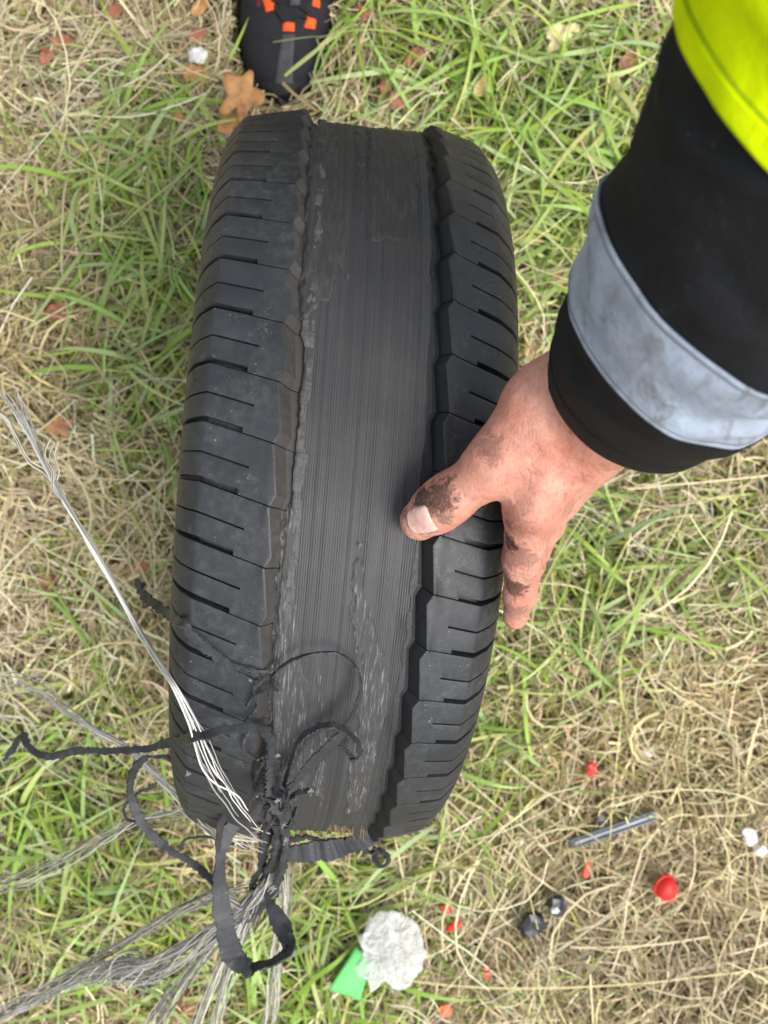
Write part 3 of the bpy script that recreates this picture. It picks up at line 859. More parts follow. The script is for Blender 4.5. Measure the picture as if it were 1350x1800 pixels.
# joints
Wr, Wu = P(986, 690, .706), P(1026, 790, .692)
FA_r, FA_u = P(1075, 640, .752), P(1115, 728, .738)
T0, T1, T2, T3 = P(946, 716, .702), P(869, 820, .687), P(793, 876, .669), P(740, 913, .6535)
I0, I1, I2, I3 = P(934, 893, .678), P(921, 985, .646), P(914, 1045, .621), P(906, 1084, .604)
M0 = P(966, 872, .658)
G0 = P(984, 852, .638)
K0 = P(1002, 828, .622)
def fing(*js):
    return [np.array(j, float) for j in js]
Mid = fing(M0, (.1065, -.012, .622), (.1050, -.028, .596), (.1035, -.036, .578))
Rng = fing(G0, (.1130, -.008, .606), (.1060, -.026, .582), (.1000, -.034, .566))
Pky = fing(K0, (.1180, .006, .592), (.1080, -.010, .572), (.1010, -.018, .558))
def hand_sdf(p):
    d = cone(p, FA_r, Wr, .027, .0215)
    d = smin(d, cone(p, FA_u, Wu, .026, .0200), .015)
    d = smin(d, cone(p, (FA_r + FA_u) / 2, (Wr + Wu) / 2, .028, .0225), .015)
    for A, B, ra, rb in ((Wr, I0, .0205, .0175), ((Wr + Wu) / 2, M0, .0205, .0178), (Wu, G0, .0195, .0170), (Wu, K0, .0185, .0150),
                         (Wr * .7 + Wu * .3, I0 * .6 + M0 * .4, .020, .0165), (Wr * .2 + Wu * .8, G0, .0195, .0170)):
        d = smin(d, cone(p, A, B, ra, rb), .012)
    # thumb metacarpal with the ball of the thumb, and the web
    d = smin(d, cone(p, Wr, T0, .020, .0195), .014)
    d = smin(d, cone(p, T0, T1, .0195, .0172), .014)
    d = smin(d, cone(p, T0 * .35 + T1 * .65, I0 * .75 + Wr * .25, .0135, .015), .014)
    th_ = cone(p, T1, T2, .0172, .0150)
    th_ = smin(th_, cone(p, T2, T2 * .55 + T3 * .45, .0150, .0157), .006)
    th_ = smin(th_, cone(p, T2 * .55 + T3 * .45, T3, .0156, .0137), .006)
    d = smin(d, th_, .009)
    ix = cone(p, I0, I1, .0158, .0136)
    ix = smin(ix, cone(p, I1, I2, .0131, .0115), .006)
    ix = smin(ix, cone(p, I2, I3, .0112, .0090), .005)
    d = smin(d, ix, .008)
    for js, r in ((Mid, .0128), (Rng, .0125), (Pky, .0112)):
        f = cone(p, js[0], js[1], r * 1.12, r)
        f = smin(f, cone(p, js[1], js[2], r, r * .9), .005)
        f = smin(f, cone(p, js[2], js[3], r * .9, r * .72), .005)
        d = smin(d, f, .005)
    # knuckle bumps and tendons
    d = smin(d, np.linalg.norm(p - (I0 + [0.001, -.001, .0065]), axis=1) - .0118, .010)
    d = smin(d, np.linalg.norm(p - (M0 + [0.004, -.002, .005]), axis=1) - .0118, .010)
    d = smin(d, np.linalg.norm(p - (T1 + [-.001, .002, .005]), axis=1) - .0138, .010)
    d = smin(d, np.linalg.norm(p - (T2 + [-.001, .001, .0025]), axis=1) - .0138, .008)
    # tendons of the back of the hand
    for A, B in ((Wr + [0, 0, .018], I0 + [0, 0, .0175]), ((Wr + Wu) / 2 + [.002, 0, .019], M0 + [.003, 0, .0172])):
        d = smin(d, cone(p, A, B, .0024, .0032), .008)
    # creases over the thumb joint and at the fold of the web
    ax = nrm(T3 - T1)
    x = (p - T2) @ ax
    up = np.clip((p[:, 2] - T2[2]) / .012, 0, 1)
    w = VN(p * 260) * .0012
    near = np.exp(-(np.linalg.norm(p - T2, axis=1) / .020)**4) * up
    for c, amp, wd in ((-.0085, .0006, .0009), (-.0055, .00085, .0009), (-.0030, .0007, .0008), (-.0005, .0011, .0010), (.0022, .0009, .0009), (.0048, .0008, .0009), (.0075, .0005, .0009)):
        d = d + near * amp * np.exp(-((x - c + w) / wd)**2)
    ax2 = nrm(I2 - I0)
    x2 = (p - I1) @ ax2
    near2 = np.exp(-(np.linalg.norm(p - I1, axis=1) / .018)**4)
    for c in (-.005, -.0015, .002, .0055):
        d = d + near2 * .0007 * np.exp(-((x2 - c + w) / .0009)**2)
    # soft unevenness of skin and veins
    # folds across the back of the wrist and the web
    wq = VN(p * 170 + 5)
    d = d + .00022 * np.sin(p[:, 0] * 1500 + p[:, 1] * 2600 + wq * 5) * np.clip(VN(p * 45 + 2) * 1.5, 0, 1)
    d = d + VN(p * 55) * .0007 + VN(p * 140 + 9) * .00035 + VN(p * 330 + 1) * .00018
    return d

def surface_nets(fn, lo, hi, res):
    lo, hi = np.array(lo), np.array(hi)
    cs = 4
    dims = (np.ceil((hi - lo) / res / cs).astype(int)) * cs + 1
    ax = [lo[k] + res * np.arange(dims[k]) for k in range(3)]
    cax = [a[::cs] for a in ax]
    G = np.stack(np.meshgrid(*cax, indexing='ij'), -1)
    dc = fn(G.reshape(-1, 3)).reshape(G.shape[:3])
    near = np.abs(dc) < cs * res * 1.9
    D = np.repeat(np.repeat(np.repeat(dc, cs, 0), cs, 1), cs, 2)
    D = np.where(D > 0, 1., -1.)
    Nn = np.repeat(np.repeat(np.repeat(near, cs, 0), cs, 1), cs, 2)
    D, Nn = D[:dims[0], :dims[1], :dims[2]], Nn[:dims[0], :dims[1], :dims[2]]
    # nearest coarse sample owns a block; widen by a shift so that blocks cover both sides
    for k in range(3):
        Nn = Nn | np.roll(Nn, cs - 1, k) | np.roll(Nn, -(cs - 1), k)
    idx = np.argwhere(Nn)
    D[Nn] = fn(lo + idx * res)
    s = D < 0
    cnt = sum(s[a:dims[0] - 1 + a, b:dims[1] - 1 + b, c:dims[2] - 1 + c].astype(int) for a in (0, 1) for b in (0, 1) for c in (0, 1))
    cell = np.argwhere((cnt > 0) & (cnt < 8))
    vid = -np.ones(np.array(dims) - 1, int)
    vid[tuple(cell.T)] = np.arange(len(cell))
    acc = np.zeros((len(cell), 3))
    num = np.zeros(len(cell))
    cor = [(a, b, c) for a in (0, 1) for b in (0, 1) for c in (0, 1)]
    for i in range(8):
        for j in range(i + 1, 8):
            if sum(abs(x - y) for x, y in zip(cor[i], cor[j])) != 1:
                continue
            d0 = D[tuple((cell + cor[i]).T)]
            d1 = D[tuple((cell + cor[j]).T)]
            m = (d0 < 0) != (d1 < 0)
            t = d0 / (d0 - d1 + 1e-15)
            pt = np.array(cor[i]) + t[:, None] * (np.array(cor[j]) - np.array(cor[i]))
            acc[m] += pt[m]
            num[m] += 1
    V = lo + (cell + acc / num[:, None]) * res
    Fq = []
    for k in range(3):
        u, v = (k + 1) % 3, (k + 2) % 3
        sl0 = [slice(None)] * 3
        sl1 = [slice(None)] * 3
        sl0[k] = slice(0, -1)
        sl1[k] = slice(1, None)
        ch = s[tuple(sl0)] != s[tuple(sl1)]
        e = np.argwhere(ch)
        e = e[(e[:, u] > 0) & (e[:, v] > 0) & (e[:, u] < dims[u] - 1) & (e[:, v] < dims[v] - 1)]
        inside = s[tuple(e.T)]
        du = np.zeros(3, int); du[u] = 1
        dv = np.zeros(3, int); dv[v] = 1
        q = np.stack([vid[tuple((e - du - dv).T)], vid[tuple((e - dv).T)], vid[tuple(e.T)], vid[tuple((e - du).T)]], 1)
        q[~inside] = q[~inside][:, ::-1]
        Fq.append(q)
    Fq = np.concatenate(Fq)
    Fq = Fq[(Fq >= 0).all(1)]
    return V, Fq

def mat_skin():
    t = NT('grimy_skin', 0.5)
    wp = world_pos(t)
    n_big = t.noise(38, 4, 0.6, wp)
    n_fine = t.noise(420, 4, 0.65, wp)
    c = t.ramp(n_big, [(0.30, (0.47, 0.175, 0.125)), (0.5, (0.565, 0.262, 0.192)), (0.70, (0.63, 0.345, 0.262))])
    c = t.mix(t.ramp(n_fine, [(0.40, 0.35), (0.65, 0.0)]), c, (0.40, 0.165, 0.11))
    # black grease: smears at given spots of the hand, broken up by noise
    spots = [(P(744, 878, .675), .0085, .85), (P(776, 872, .684), .0115, .75), (P(765, 890, .679), .007, .6), (P(783, 905, .679), .006, .5), (P(858, 785, .71), .0095, .42),
             (P(866, 805, .712), .006, .4), (P(899, 955, .668), .0062, 1.0), (P(895, 940, .67), .006, .6), (P(912, 970, .665), .012, .38), (P(899, 1035, .642), .0095, .7),
             (P(903, 912, .68), .007, .6), (P(915, 915, .685), .012, .30), (P(905, 1072, .62), .010, .30), (P(918, 1062, .625), .006, .42), (P(985, 880, .68), .011, .22), (P(930, 1000, .65), .009, .25),
             (P(893, 1100, .60), .007, .35), (P(886, 1000, .645), .008, .5), (P(893, 975, .655), .009, .4), (P(716, 905, .660), .005, .5)]
    br = t.noise(105, 4, 0.6, wp, 2.2)
    tot = None
    for pos, rad, amt in spots:
        d = t.n.new('ShaderNodeVectorMath')
        d.operation = 'DISTANCE'
        t.l.new(wp, d.inputs[0])
        d.inputs[1].default_value = pos
        dd = t.math('ADD', t.math('DIVIDE', d.outputs['Value'], rad), t.math('MULTIPLY', t.math('SUBTRACT', br, 0.5), 2.5))
        f = t.math('MULTIPLY', t.math('MULTIPLY', t.math('SUBTRACT', 1.22, dd), 2.2, True), min(.94, amt * 1.15))
        tot = f if tot is None else t.math('MAXIMUM', tot, f)
    crk = t.ramp(t.noise(1.0, 4, 0.75, t.mapping((900, 420, 420), (0, 0, .9))), [(0.32, 0.62), (0.52, 1.0)])
    tot = t.math('MULTIPLY', tot, crk)
    # thin film of grime worked into the skin of thumb and finger
    film = t.math('MULTIPLY', t.ramp(t.noise(75, 5, .7, wp), [(0.50, 0.0), (0.75, 0.40)]), t.ramp(t.noise(420, 4, .75, wp), [(0.4, 0.3), (0.6, 1.0)]))
    c = t.mix(film, c, (0.10, 0.055, 0.045))
    c = t.mix(t.math('MINIMUM', tot, 0.94), c, (0.018, 0.013, 0.012))
    # grime lines in the skin creases
    wv = t.noise(1.0, 3, 0.6, t.mapping((700, 250, 250), (0, 0, .6)))
    c = t.mix(t.ramp(wv, [(0.30, 0.30), (0.42, 0.0)]), c, (0.22, 0.09, 0.065))
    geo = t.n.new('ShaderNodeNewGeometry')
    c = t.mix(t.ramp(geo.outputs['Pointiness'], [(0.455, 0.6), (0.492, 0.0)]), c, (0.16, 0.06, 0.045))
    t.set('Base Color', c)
    t.set('Subsurface Weight', 0.06)
    t.set('Subsurface Radius', (0.004, 0.0014, 0.0008))
    t.set('Subsurface Scale', 1.0)
    t.set('Specular IOR Level', 0.35)
    t.set('Roughness', 0.52)
    v = t.voro(620, 'DISTANCE_TO_EDGE', wp)
    b1 = t.bump(v, 0.55, 0.0005)
    b2 = t.bump(wv, 0.6, 0.0007, b1)
    t.bump(n_fine, 0.3, 0.0004, b2)
    return t.m
M['skin'] = mat_skin()
hv, hf = surface_nets(hand_sdf, (-.005, -.115, .535), (.205, .125, .790), .0010)
hand = mesh_obj('hand', hv - PO, hf, M['skin'], person)

# thumb nail
def nail():
    ax = nrm(P(712, 921, .660) - P(762, 911, .674))
    up = np.array([-.16, -.08, 1.0])
    up = nrm(up - ax * (up @ ax))
    sd = np.cross(ax, up)
    nL, nW = 24, 22
    ss, ww = np.meshgrid(np.linspace(-1, 1, nL), np.linspace(-1, 1, nW), indexing='ij')
    hw = .0094 * (1 - .06 * np.maximum(ss, 0)) * (1 - np.maximum(0, ss - .45)**2 * .9) * (1 - np.maximum(0, -.8 - ss) * .6)
    c0 = P(735, 916, .672)
    x = c0 + ax * (ss * .0100 - .0018 * ww**2 * np.where(ss < 0, -.25, 1))[..., None] + sd * (ww * hw)[..., None]
    q = (x + up * .012).reshape(-1, 3)
    for _ in range(30):
        q = q - up * (hand_sdf(q) * .8)[:, None]
    lift = (.0005 - .0014 * np.maximum(0, np.abs(ww) - .86) / .14 - .0010 * np.maximum(0, -.85 - ss) / .15).reshape(-1, 1)
    return q + up * lift, grid_faces(nL, nW)
nvv, nff = nail()
tn = NT('finger_nail', 0.33)
wp_ = world_pos(tn)
tn.set('Base Color', tn.ramp(tn.noise(120, 4, .6, wp_), [(0.3, (.60, .38, .33)), (0.7, (.74, .52, .46))]))
tn.set('Subsurface Weight', 0.1)
tn.set('Subsurface Radius', (0.003, 0.001, 0.0008))
ns_, nw_ = np.meshgrid(np.linspace(-1, 1, 24), np.linspace(-1, 1, 22), indexing='ij')
rim = np.clip((np.maximum(np.abs(nw_), np.where(ns_ > 0, ns_, 0)) - .84) / .12, 0, 1) * .8
pale = np.clip((ns_ - .55) / .3, 0, 1) * .5 + np.clip((-.45 - ns_) / .4, 0, 1) * .35
nc_ = np.array([.60, .36, .30])[None, None] * (1 - pale[..., None]) + np.array([.70, .56, .48])[None, None] * pale[..., None]
nc_ = nc_ * (1 - rim[..., None]) + np.array([.085, .070, .045])[None, None] * rim[..., None]
tn.set('Base Color', tn.mix(.30, tn.attr(), tn.ramp(tn.noise(160, 4, .6, wp_), [(0.35, (.42, .26, .21)), (0.65, (.72, .52, .45))])))
o = mesh_obj('thumb_nail', nvv - PO, nff, tn.m, person, True, nc_.reshape(-1, 3))
md = o.modifiers.new('thick', 'SOLIDIFY')
md.thickness = .0006
md.offset = 1
# short dark hairs on the back of the hand
hb = np.random.default_rng(12)
hV, hF, off = [], [], 0
fine = hv[(hv[:, 2] > .64)]
fine = fine[np.random.default_rng(3).permutation(len(fine))[:2600]]
cpx = 675 + fine[:, 0] / (H - fine[:, 2]) * F
cpy = 900 - fine[:, 1] / (H - fine[:, 2]) * F
fine = fine[(cpx > 880) & (cpy < 1000) & (cpx - 880 > (cpy - 900) * .2) & (hb.random(len(fine)) < np.where(cpy < 880, .45, .3))]
grd = nrm(np.stack([hand_sdf(fine + np.eye(3)[a] * 1e-3) - hand_sdf(fine - np.eye(3)[a] * 1e-3) for a in range(3)], -1))
for p0, nn in zip(fine, grd):
    if nn[2] < .25:
        continue
    dirv = nrm(np.array([.25, -.8, -.1]) + hb.normal(size=3) * .35)
    dirv = nrm(dirv - nn * (dirv @ nn))
    L = .003 + .004 * hb.random()
    q = .00006
    sv = np.cross(dirv, nn) * q
    m1 = p0 + dirv * L * .5 + nn * .0009
    tip = p0 + dirv * L + nn * .0010
    hV += [p0 - sv, p0 + sv, m1 + sv, m1 - sv, tip]
    hF += [(off, off + 1, off + 2, off + 3), (off + 3, off + 2, off + 4)]
    off += 5
if hV:
    o = mesh_obj('hand_hair', np.array(hV) - PO, hF, mat_plain('dark_hair', (.06, .035, .025), .6, bump=0), person)
    o['kind'] = 'stuff'

# sleeve
def mat_cloth(name, c, var, rough, weave=1800, dirt=None, spec=0.3):
    t = NT(name, rough)
    n = t.noise(30, 5, .6)
    w = t.noise(weave, 2, .6)
    col = t.ramp(n, [(0.3, tuple(x * (1 - var) for x in c)), (0.7, tuple(x * (1 + var) for x in c))])
    if dirt:
        dn = t.noise(1.0, 5, .7, t.mapping((70, 40, 25), (.3, .2, .6)), 1.2)
        col = t.mix(t.ramp(dn, [(0.50, 0.0), (0.72, 0.8)]), col, dirt)
    lint = t.math('MULTIPLY', t.ramp(t.noise(480, 2, .5), [(0.70, 0.0), (0.78, 1.0)]), t.ramp(t.noise(24, 3, .6), [(0.45, 0.0), (0.7, 0.35)]))
    col = t.mix(lint, col, (.30, .29, .27))
    t.set('Base Color', col)
    t.set('Specular IOR Level', spec)
    t.bump(t.noise(620, 3, .7), 0.5, 0.0009, t.bump(w, 0.3, 0.0004, t.bump(t.noise(70, 5, .65), 0.5, 0.004)))
    return t.m
M['black_cloth'] = mat_cloth('black_work_cloth', (.0064, .0071, .0084), .35, .74, spec=.24)
M['hivis'] = mat_cloth('yellow_hivis_cloth', (.64, .80, .001), .16, .85, spec=.08)
M['reflect'] = mat_cloth('grey_reflective_tape', (.335, .395, .49), .25, .42, 2600, (.13, .115, .105), .55)
M['seam'] = mat_cloth('seam_thread', (.17, .18, .20), .2, .7)

rings = [  # centre, radius, elevation, azimuth of the ring's axis
    (P(1113, 697, .722), .0550, .95, 1.12),
    (P(1150, 652, .757), .0600, .92, 1.05),
    (P(1193, 601, .793), .0655, .873, .93),
    (P(1234, 541, .827), .0675, .845, .87),
    (P(1274, 480, .861), .0690, .82, .83),
    (np.array([.1645, .133, .897]), .0690, .80, .83),
    (np.array([.1740, .158, .932]), .0690, .78, .82),
    (np.array([.1900, .208, 1.00]), .0720, .78, .90),
    (np.array([.2200, .280, 1.10]), .0780, .80, 1.05),
    (np.array([.2500, .360, 1.20]), .0880, .75, 1.1)]
RQ = catmull(np.array([[*c, r, e, a] for c, r, e, a in rings]), 181)
def sleeve_pts(s, ang, dr=0.0):
    """s in ring index 0..9"""
    f = np.asarray(s, float) / 9 * 180
    # the catmull parameter is by root arc length: find by nearest ring instead
    q = np.stack([np.interp(f, np.arange(181), RQ[:, k]) for k in range(6)], -1)
    n = np.stack([np.cos(q[..., 5]) * np.cos(q[..., 4]), np.sin(q[..., 5]) * np.cos(q[..., 4]), np.sin(q[..., 4])], -1)
    a_ = nrm(np.cross(n, ZUP))
    b_ = np.cross(n, a_)
    rad = (q[..., 3] + dr)
    pt = q[..., :3] + rad[..., None] * (np.cos(ang)[..., None] * a_ + np.sin(ang)[..., None] * b_)
    # cloth folds
    q3 = pt @ np.array([[.8, .3, .1], [-.3, .8, .5], [.2, -.4, .85]])
    k = (1 - 2.2 * np.abs(VN(q3 * np.array([9, 9, 34]) + 2))) * .0030 + VN(pt * 15 + 4) * .0045 + VN(pt * np.array([30, 30, 55]) + 7) * .0022 + VN(pt * 90 + 3) * .0006
    k = k * np.clip(.35 + np.asarray(s, float) * .35, .35, 1.0)
    rd = nrm(pt - q[..., :3])
    return pt + rd * k[..., None]
def ring_param(idx):
    return np.argmin(np.linalg.norm(RQ[:, :3] - rings[idx][0], axis=1)) / 180 * 9
def tube(name, s0, s1, dr, mat, nr=60, nc=96, thick=.0022, parent=None, smooth_in=True):
    s = np.linspace(s0, s1, nr)
    ang = np.linspace(0, 2 * np.pi, nc, endpoint=False)
    Sg, A = np.meshgrid(s, ang, indexing='ij')
    out = sleeve_pts(Sg, A, dr)
    inn = sleeve_pts(Sg, A, dr - thick)
    V = np.concatenate([out.reshape(-1, 3), inn.reshape(-1, 3)])
    n = nr * nc
    f = [grid_faces(nr, nc, True), grid_faces(nr, nc, True, n)[:, ::-1]]
    j = np.arange(nc)
    for row in (0, nr - 1):
        a = row * nc + j
        b = row * nc + (j + 1) % nc
        q = np.stack([a, b, b + n, a + n], -1)
        f.append(q[:, ::-1] if row == 0 else q)
    return mesh_obj(name, V - PO if parent is person else V - PO, np.concatenate(f), mat, parent)
sl = tube('jacket_sleeve', 0, 9, 0, M['black_cloth'], 170, 110, .0022, person)
s_lo, s_hi, s_y = ring_param(2), ring_param(4), ring_param(6)
tube('reflective_band', s_lo, s_hi, .0012, M['reflect'], 40, 110, .0010, sl)
# edges and stitching of the tape
tube('band_edge', s_lo - .004, s_lo + .055, .0018, M['reflect'], 6, 110, .0009, sl)
tube('band_edge', s_hi - .055, s_hi + .004, .0018, M['reflect'], 6, 110, .0009, sl)
tube('stitch_line', s_lo + .065, s_lo + .085, .0016, M['seam'], 4, 110, .0006, sl)
tube('stitch_line', s_hi - .085, s_hi - .065, .0016, M['seam'], 4, 110, .0006, sl)
tube('cuff_hem', 0.34, 0.37, .0004, M['black_cloth'], 4, 110, .0006, sl)
tube('hi_vis_panel', s_y, 9.0, .0030, M['hivis'], 60, 110, .0020, sl)
tube('panel_hem', s_y - .004, s_y + .16, .0042, M['hivis'], 10, 110, .0018, sl)
tube('stitch_line', s_y + .178, s_y + .192, .0036, mat_cloth('yellow_thread', (.26, .34, .002), .2, .9), 4, 110, .0006, sl)
SLEEVE_DBG = (s_lo, s_hi, s_y)

# shoe
SH = empty('shoe', (0, 0, 0), 0, person)
SH.location = (-0.126 - PO[0], 0.502 - PO[1], 0.004)
SH.rotation_euler = (0, 0, math.radians(-1.5))
Ls = np.array([0, .004, .012, .026, .045, .07, .10, .13, .16, .19, .22, .25, .275, .288])
Wd = np.array([.004, .016, .027, .038, .0465, .0525, .0550, .0545, .050, .0445, .0405, .0385, .034, .012])
Ht = np.array([.034, .042, .048, .054, .059, .064, .070, .079, .089, .097, .100, .098, .094, .088])
def shoe_top(L, w):
    hw = np.interp(L, Ls, Wd)
    ht = np.interp(L, Ls, Ht)
    q = np.clip(np.abs(w) / (hw + 1e-6), 0, 1)
    return .024 + (ht - .024) * (1 - q**2.6) ** .5
def shoe_loft(name, mat, lo, hi_fn, grow, n_l=44, n_a=26):
    V = []
    LL = np.linspace(0, 1, n_l) ** 1.25 * Ls[-1]
    for L in LL:
        hw = np.interp(L, Ls, Wd) + grow
        ht = hi_fn(L)
        for k in range(n_a):
            a = math.pi * k / (n_a - 1)
            c, s_ = math.cos(a), math.sin(a)
            x = hw * np.sign(c) * abs(c) ** .75
            V.append((x + .006 * math.sin(L * 9), L - (grow if L < .01 else 0), lo + (ht - lo) * s_ ** .62))
    f = [tuple(x) for x in grid_faces(n_l, n_a)]
    f = [t[::-1] for t in f]
    # underside and ends
    for i in range(n_l - 1):
        f.append((i * n_a, i * n_a + n_a - 1, (i + 1) * n_a + n_a - 1, (i + 1) * n_a))
    f.append(tuple(range(n_a)))
    f.append(tuple(range((n_l - 1) * n_a, n_l * n_a))[::-1])
    return mesh_obj(name, np.array(V), f, mat, SH)
M['shoe'] = mat_cloth('black_shoe_mesh', (.016, .016, .020), .25, .7, 1500)
M['shoe_overlay'] = mat_plain('grey_shoe_overlay', (.055, .055, .058), .6, .2, 200, .3, .0005)
M['sole'] = mat_plain('black_sole_rubber', (.014, .014, .016), .7, .3, 120, .4, .001)
M['orange'] = mat_plain('orange_webbing', (.95, .105, .012), .6, .12, 300, .3, .0006)
M['darkred'] = mat_plain('dark_red_print', (.12, .012, .012), .7, .3, 400, .2, .0005)
shoe_loft('upper', M['shoe'], .020, lambda L: np.interp(L, Ls, Ht), 0.0)
shoe_loft('sole', M['sole'], .0, lambda L: .028, .0045)
shoe_loft('toe_rand', M['sole'], .018, lambda L: .036 + (.012 if L < .02 else 0), .0022)

def on_shoe(quad, thick, name, mat, lift=.0012, sub=6):
    """patch on the upper whose corners are given as (x, L)"""
    q = np.array(quad, float)
    V = []
    for i in range(sub + 1):
        for j in range(sub + 1):
            s, t_ = i / sub, j / sub
            p = (q[0] * (1 - s) + q[1] * s) * (1 - t_) + (q[3] * (1 - s) + q[2] * s) * t_
            edge = min(s, 1 - s, t_, 1 - t_)
            z = shoe_top(p[1], p[0]) + lift + thick * min(1, edge * 8)
            V.append((p[0] + .006 * math.sin(p[1] * 9), p[1], z))
    return mesh_obj(name, np.array(V), grid_faces(sub + 1, sub + 1), mat, SH)
def shoe_xy(px, py, z=.07):
    w = P(px, py, z)
    lx, ly = w[0] + .126, w[1] - .502
    a = math.radians(1.5)
    x, y = lx * math.cos(a) - ly * math.sin(a), lx * math.sin(a) + ly * math.cos(a)
    return (x - .006 * math.sin(y * 9), y)
def sq(*pp):
    return [shoe_xy(x, y) for x, y in pp]
on_shoe(sq((497, 58), (518, 58), (512, 120), (478, 148)), .0006, 'toe_overlay', M['shoe_overlay'], .0006, 12)
on_shoe(sq((478, 146), (512, 118), (520, 160), (490, 165)), .0006, 'toe_overlay', M['shoe_overlay'], .0006, 8)
on_shoe(sq((461, -2), (478, -2), (487, 18), (468, 22)), .003, 'lace_loop', M['orange'])
on_shoe(sq((497, 38), (518, 39), (517, 54), (497, 54)), .003, 'lace_loop', M['orange'])
on_shoe(sq((539, 26), (559, 28), (554, 48), (534, 46)), .003, 'lace_loop', M['orange'])
on_shoe(sq((549, -6), (570, -4), (566, 13), (547, 10)), .003, 'lace_loop', M['orange'])
on_shoe(sq((445, -2), (457, -2), (459, 12), (447, 12)), .0008, 'side_print', M['darkred'])
on_shoe(sq((560, 34), (571, 34), (569, 52), (558, 50)), .0008, 'side_print', M['darkred'])
on_shoe(sq((510, -8), (530, -8), (529, 14), (510, 14)), .003, 'lace_lock', M['shoe_overlay'], .004)
def lace(pts):
    V = []
    Q = catmull([(*shoe_xy(x, y), 0) for x, y in pts], 16)
    for x, L, _ in Q:
        z = shoe_top(L, x) + .004
        for a in (0, 1.57, 3.14, 4.71):
            V.append((x + .006 * math.sin(L * 9) + .0018 * math.cos(a), L + .0012 * math.cos(a), z + .0016 * math.sin(a)))
    mesh_obj('lace', np.array(V), grid_faces(16, 4, True), M['sole'], SH)
lace([(484, 14), (495, 32), (502, 42)])
lace([(514, 42), (528, 30), (540, 34)])
lace([(478, 6), (500, 10), (524, 8), (550, 2)])
lace([(526, 12), (540, 22), (548, 30)])
lace([(484, -20), (505, -12), (530, -16), (560, -20)])
# the other shoe, just out of the picture, and the trousers above both
SH2 = SH.copy()
link(SH2, person)
SH2.location = (0.175 - PO[0], 0.690 - PO[1], 0.004)
SH2.rotation_euler = (0, 0, math.radians(-7))
for ch in [o for o in SH.children]:
    c = link(ch.copy(), SH2)
    if ch.name.startswith(('upper', 'sole', 'toe_rand')):
        c.matrix_parent_inverse = ch.matrix_parent_inverse
J = {k: np.array(v) for k, v in dict(ra=(-.122, .735, .075), rk=(-.105, .735, .50), rh=(.00, .90, .93), la=(.170, .925, .075), lk=(.175, .880, .50), lh=(.17, .92, .93)).items()}
def legs_sdf(p):
    d = smin(cone(p, J['ra'], J['rk'], .062, .074), cone(p, J['rk'], J['rh'], .076, .105), .03)
    e = smin(cone(p, J['la'], J['lk'], .062, .074), cone(p, J['lk'], J['lh'], .076, .105), .03)
    d = smin(d, e, .02)
    d = smin(d, cone(p, J['rh'] + [.0, .0, .05], J['lh'] + [0, 0, .05], .125, .125), .06)
    d = d + VN(p * 13) * .008 + VN(p * 30 + 3) * .003
    return np.maximum(np.maximum(d, p[:, 2] - 1.05), .055 - p[:, 2])
lv_, lf_ = surface_nets(legs_sdf, (-.26, .58, .03), (.36, 1.12, 1.09), .010)
mesh_obj('trousers', lv_ - PO, lf_, M['black_cloth'], person)

# ------------------------------------------------------------------ grass
def blades(n, pos, az, length, e0, droop, width, z0, cols, seg=5, taper='blade', curl=None, wob=0.0, g=None):
    """n ribbon blades as one vertex/face set"""
    s = np.linspace(0, 1, seg + 1)
    el = e0[:, None] - droop[:, None] * s[None]
    azs = az[:, None] + (curl[:, None] * s[None] if curl is not None else 0)
    if wob:
        kink = g.normal(size=(n, seg + 1)) * wob
        azs = azs + np.cumsum(kink, 1) * .6
        el = el + g.normal(size=(n, seg + 1)) * wob * .5
    ds = (length / seg)[:, None]
    cx = np.cumsum(np.cos(el) * np.cos(azs) * ds, 1)
    cy = np.cumsum(np.cos(el) * np.sin(azs) * ds, 1)
    cz = np.cumsum(np.sin(el) * ds, 1)
    z3 = np.zeros((n, 1))
    C = np.stack([np.concatenate([z3, cx[:, :-1]], 1), np.concatenate([z3, cy[:, :-1]], 1), np.concatenate([z3, cz[:, :-1]], 1)], -1)
    C[..., 0] += pos[:, None, 0]
    C[..., 1] += pos[:, None, 1]
    C[..., 2] += z0[:, None]
    C[..., 2] = np.maximum(C[..., 2], .003)
    w = width[:, None] * .5 * (np.clip((1 - s**2.2), .06, 1) * (.65 + .35 * np.minimum(1, s * 4)) if taper == 'blade' else np.clip(1 - .35 * s, .2, 1))[None]
    roll = (g.random(n) - .5) * (1.6 if taper == 'blade' else 2.6)
    sx, sy = -np.sin(azs), np.cos(azs)
    S_ = np.stack([sx * np.cos(roll)[:, None], sy * np.cos(roll)[:, None], np.broadcast_to(np.sin(roll)[:, None], sx.shape)], -1)
    A = C - S_ * w[..., None]
    B = C + S_ * w[..., None]
    V = np.stack([A, B], 2).reshape(-1, 3)
    k = np.arange(seg)
    q = np.stack([2 * k, 2 * k + 1, 2 * k + 3, 2 * k + 2], -1)
    Fq = (q[None] + (np.arange(n) * 2 * (seg + 1))[:, None, None]).reshape(-1, 4)
    tint = (1 + .12 * (s - .5))[None, :, None, None]
    Cc = (cols[:, None, None, :] * tint * np.ones((1, 1, 2, 1))).reshape(-1, 3)
    return V, Fq, Cc

GX, GY = 0.66, 0.84          # half size of the dense patch
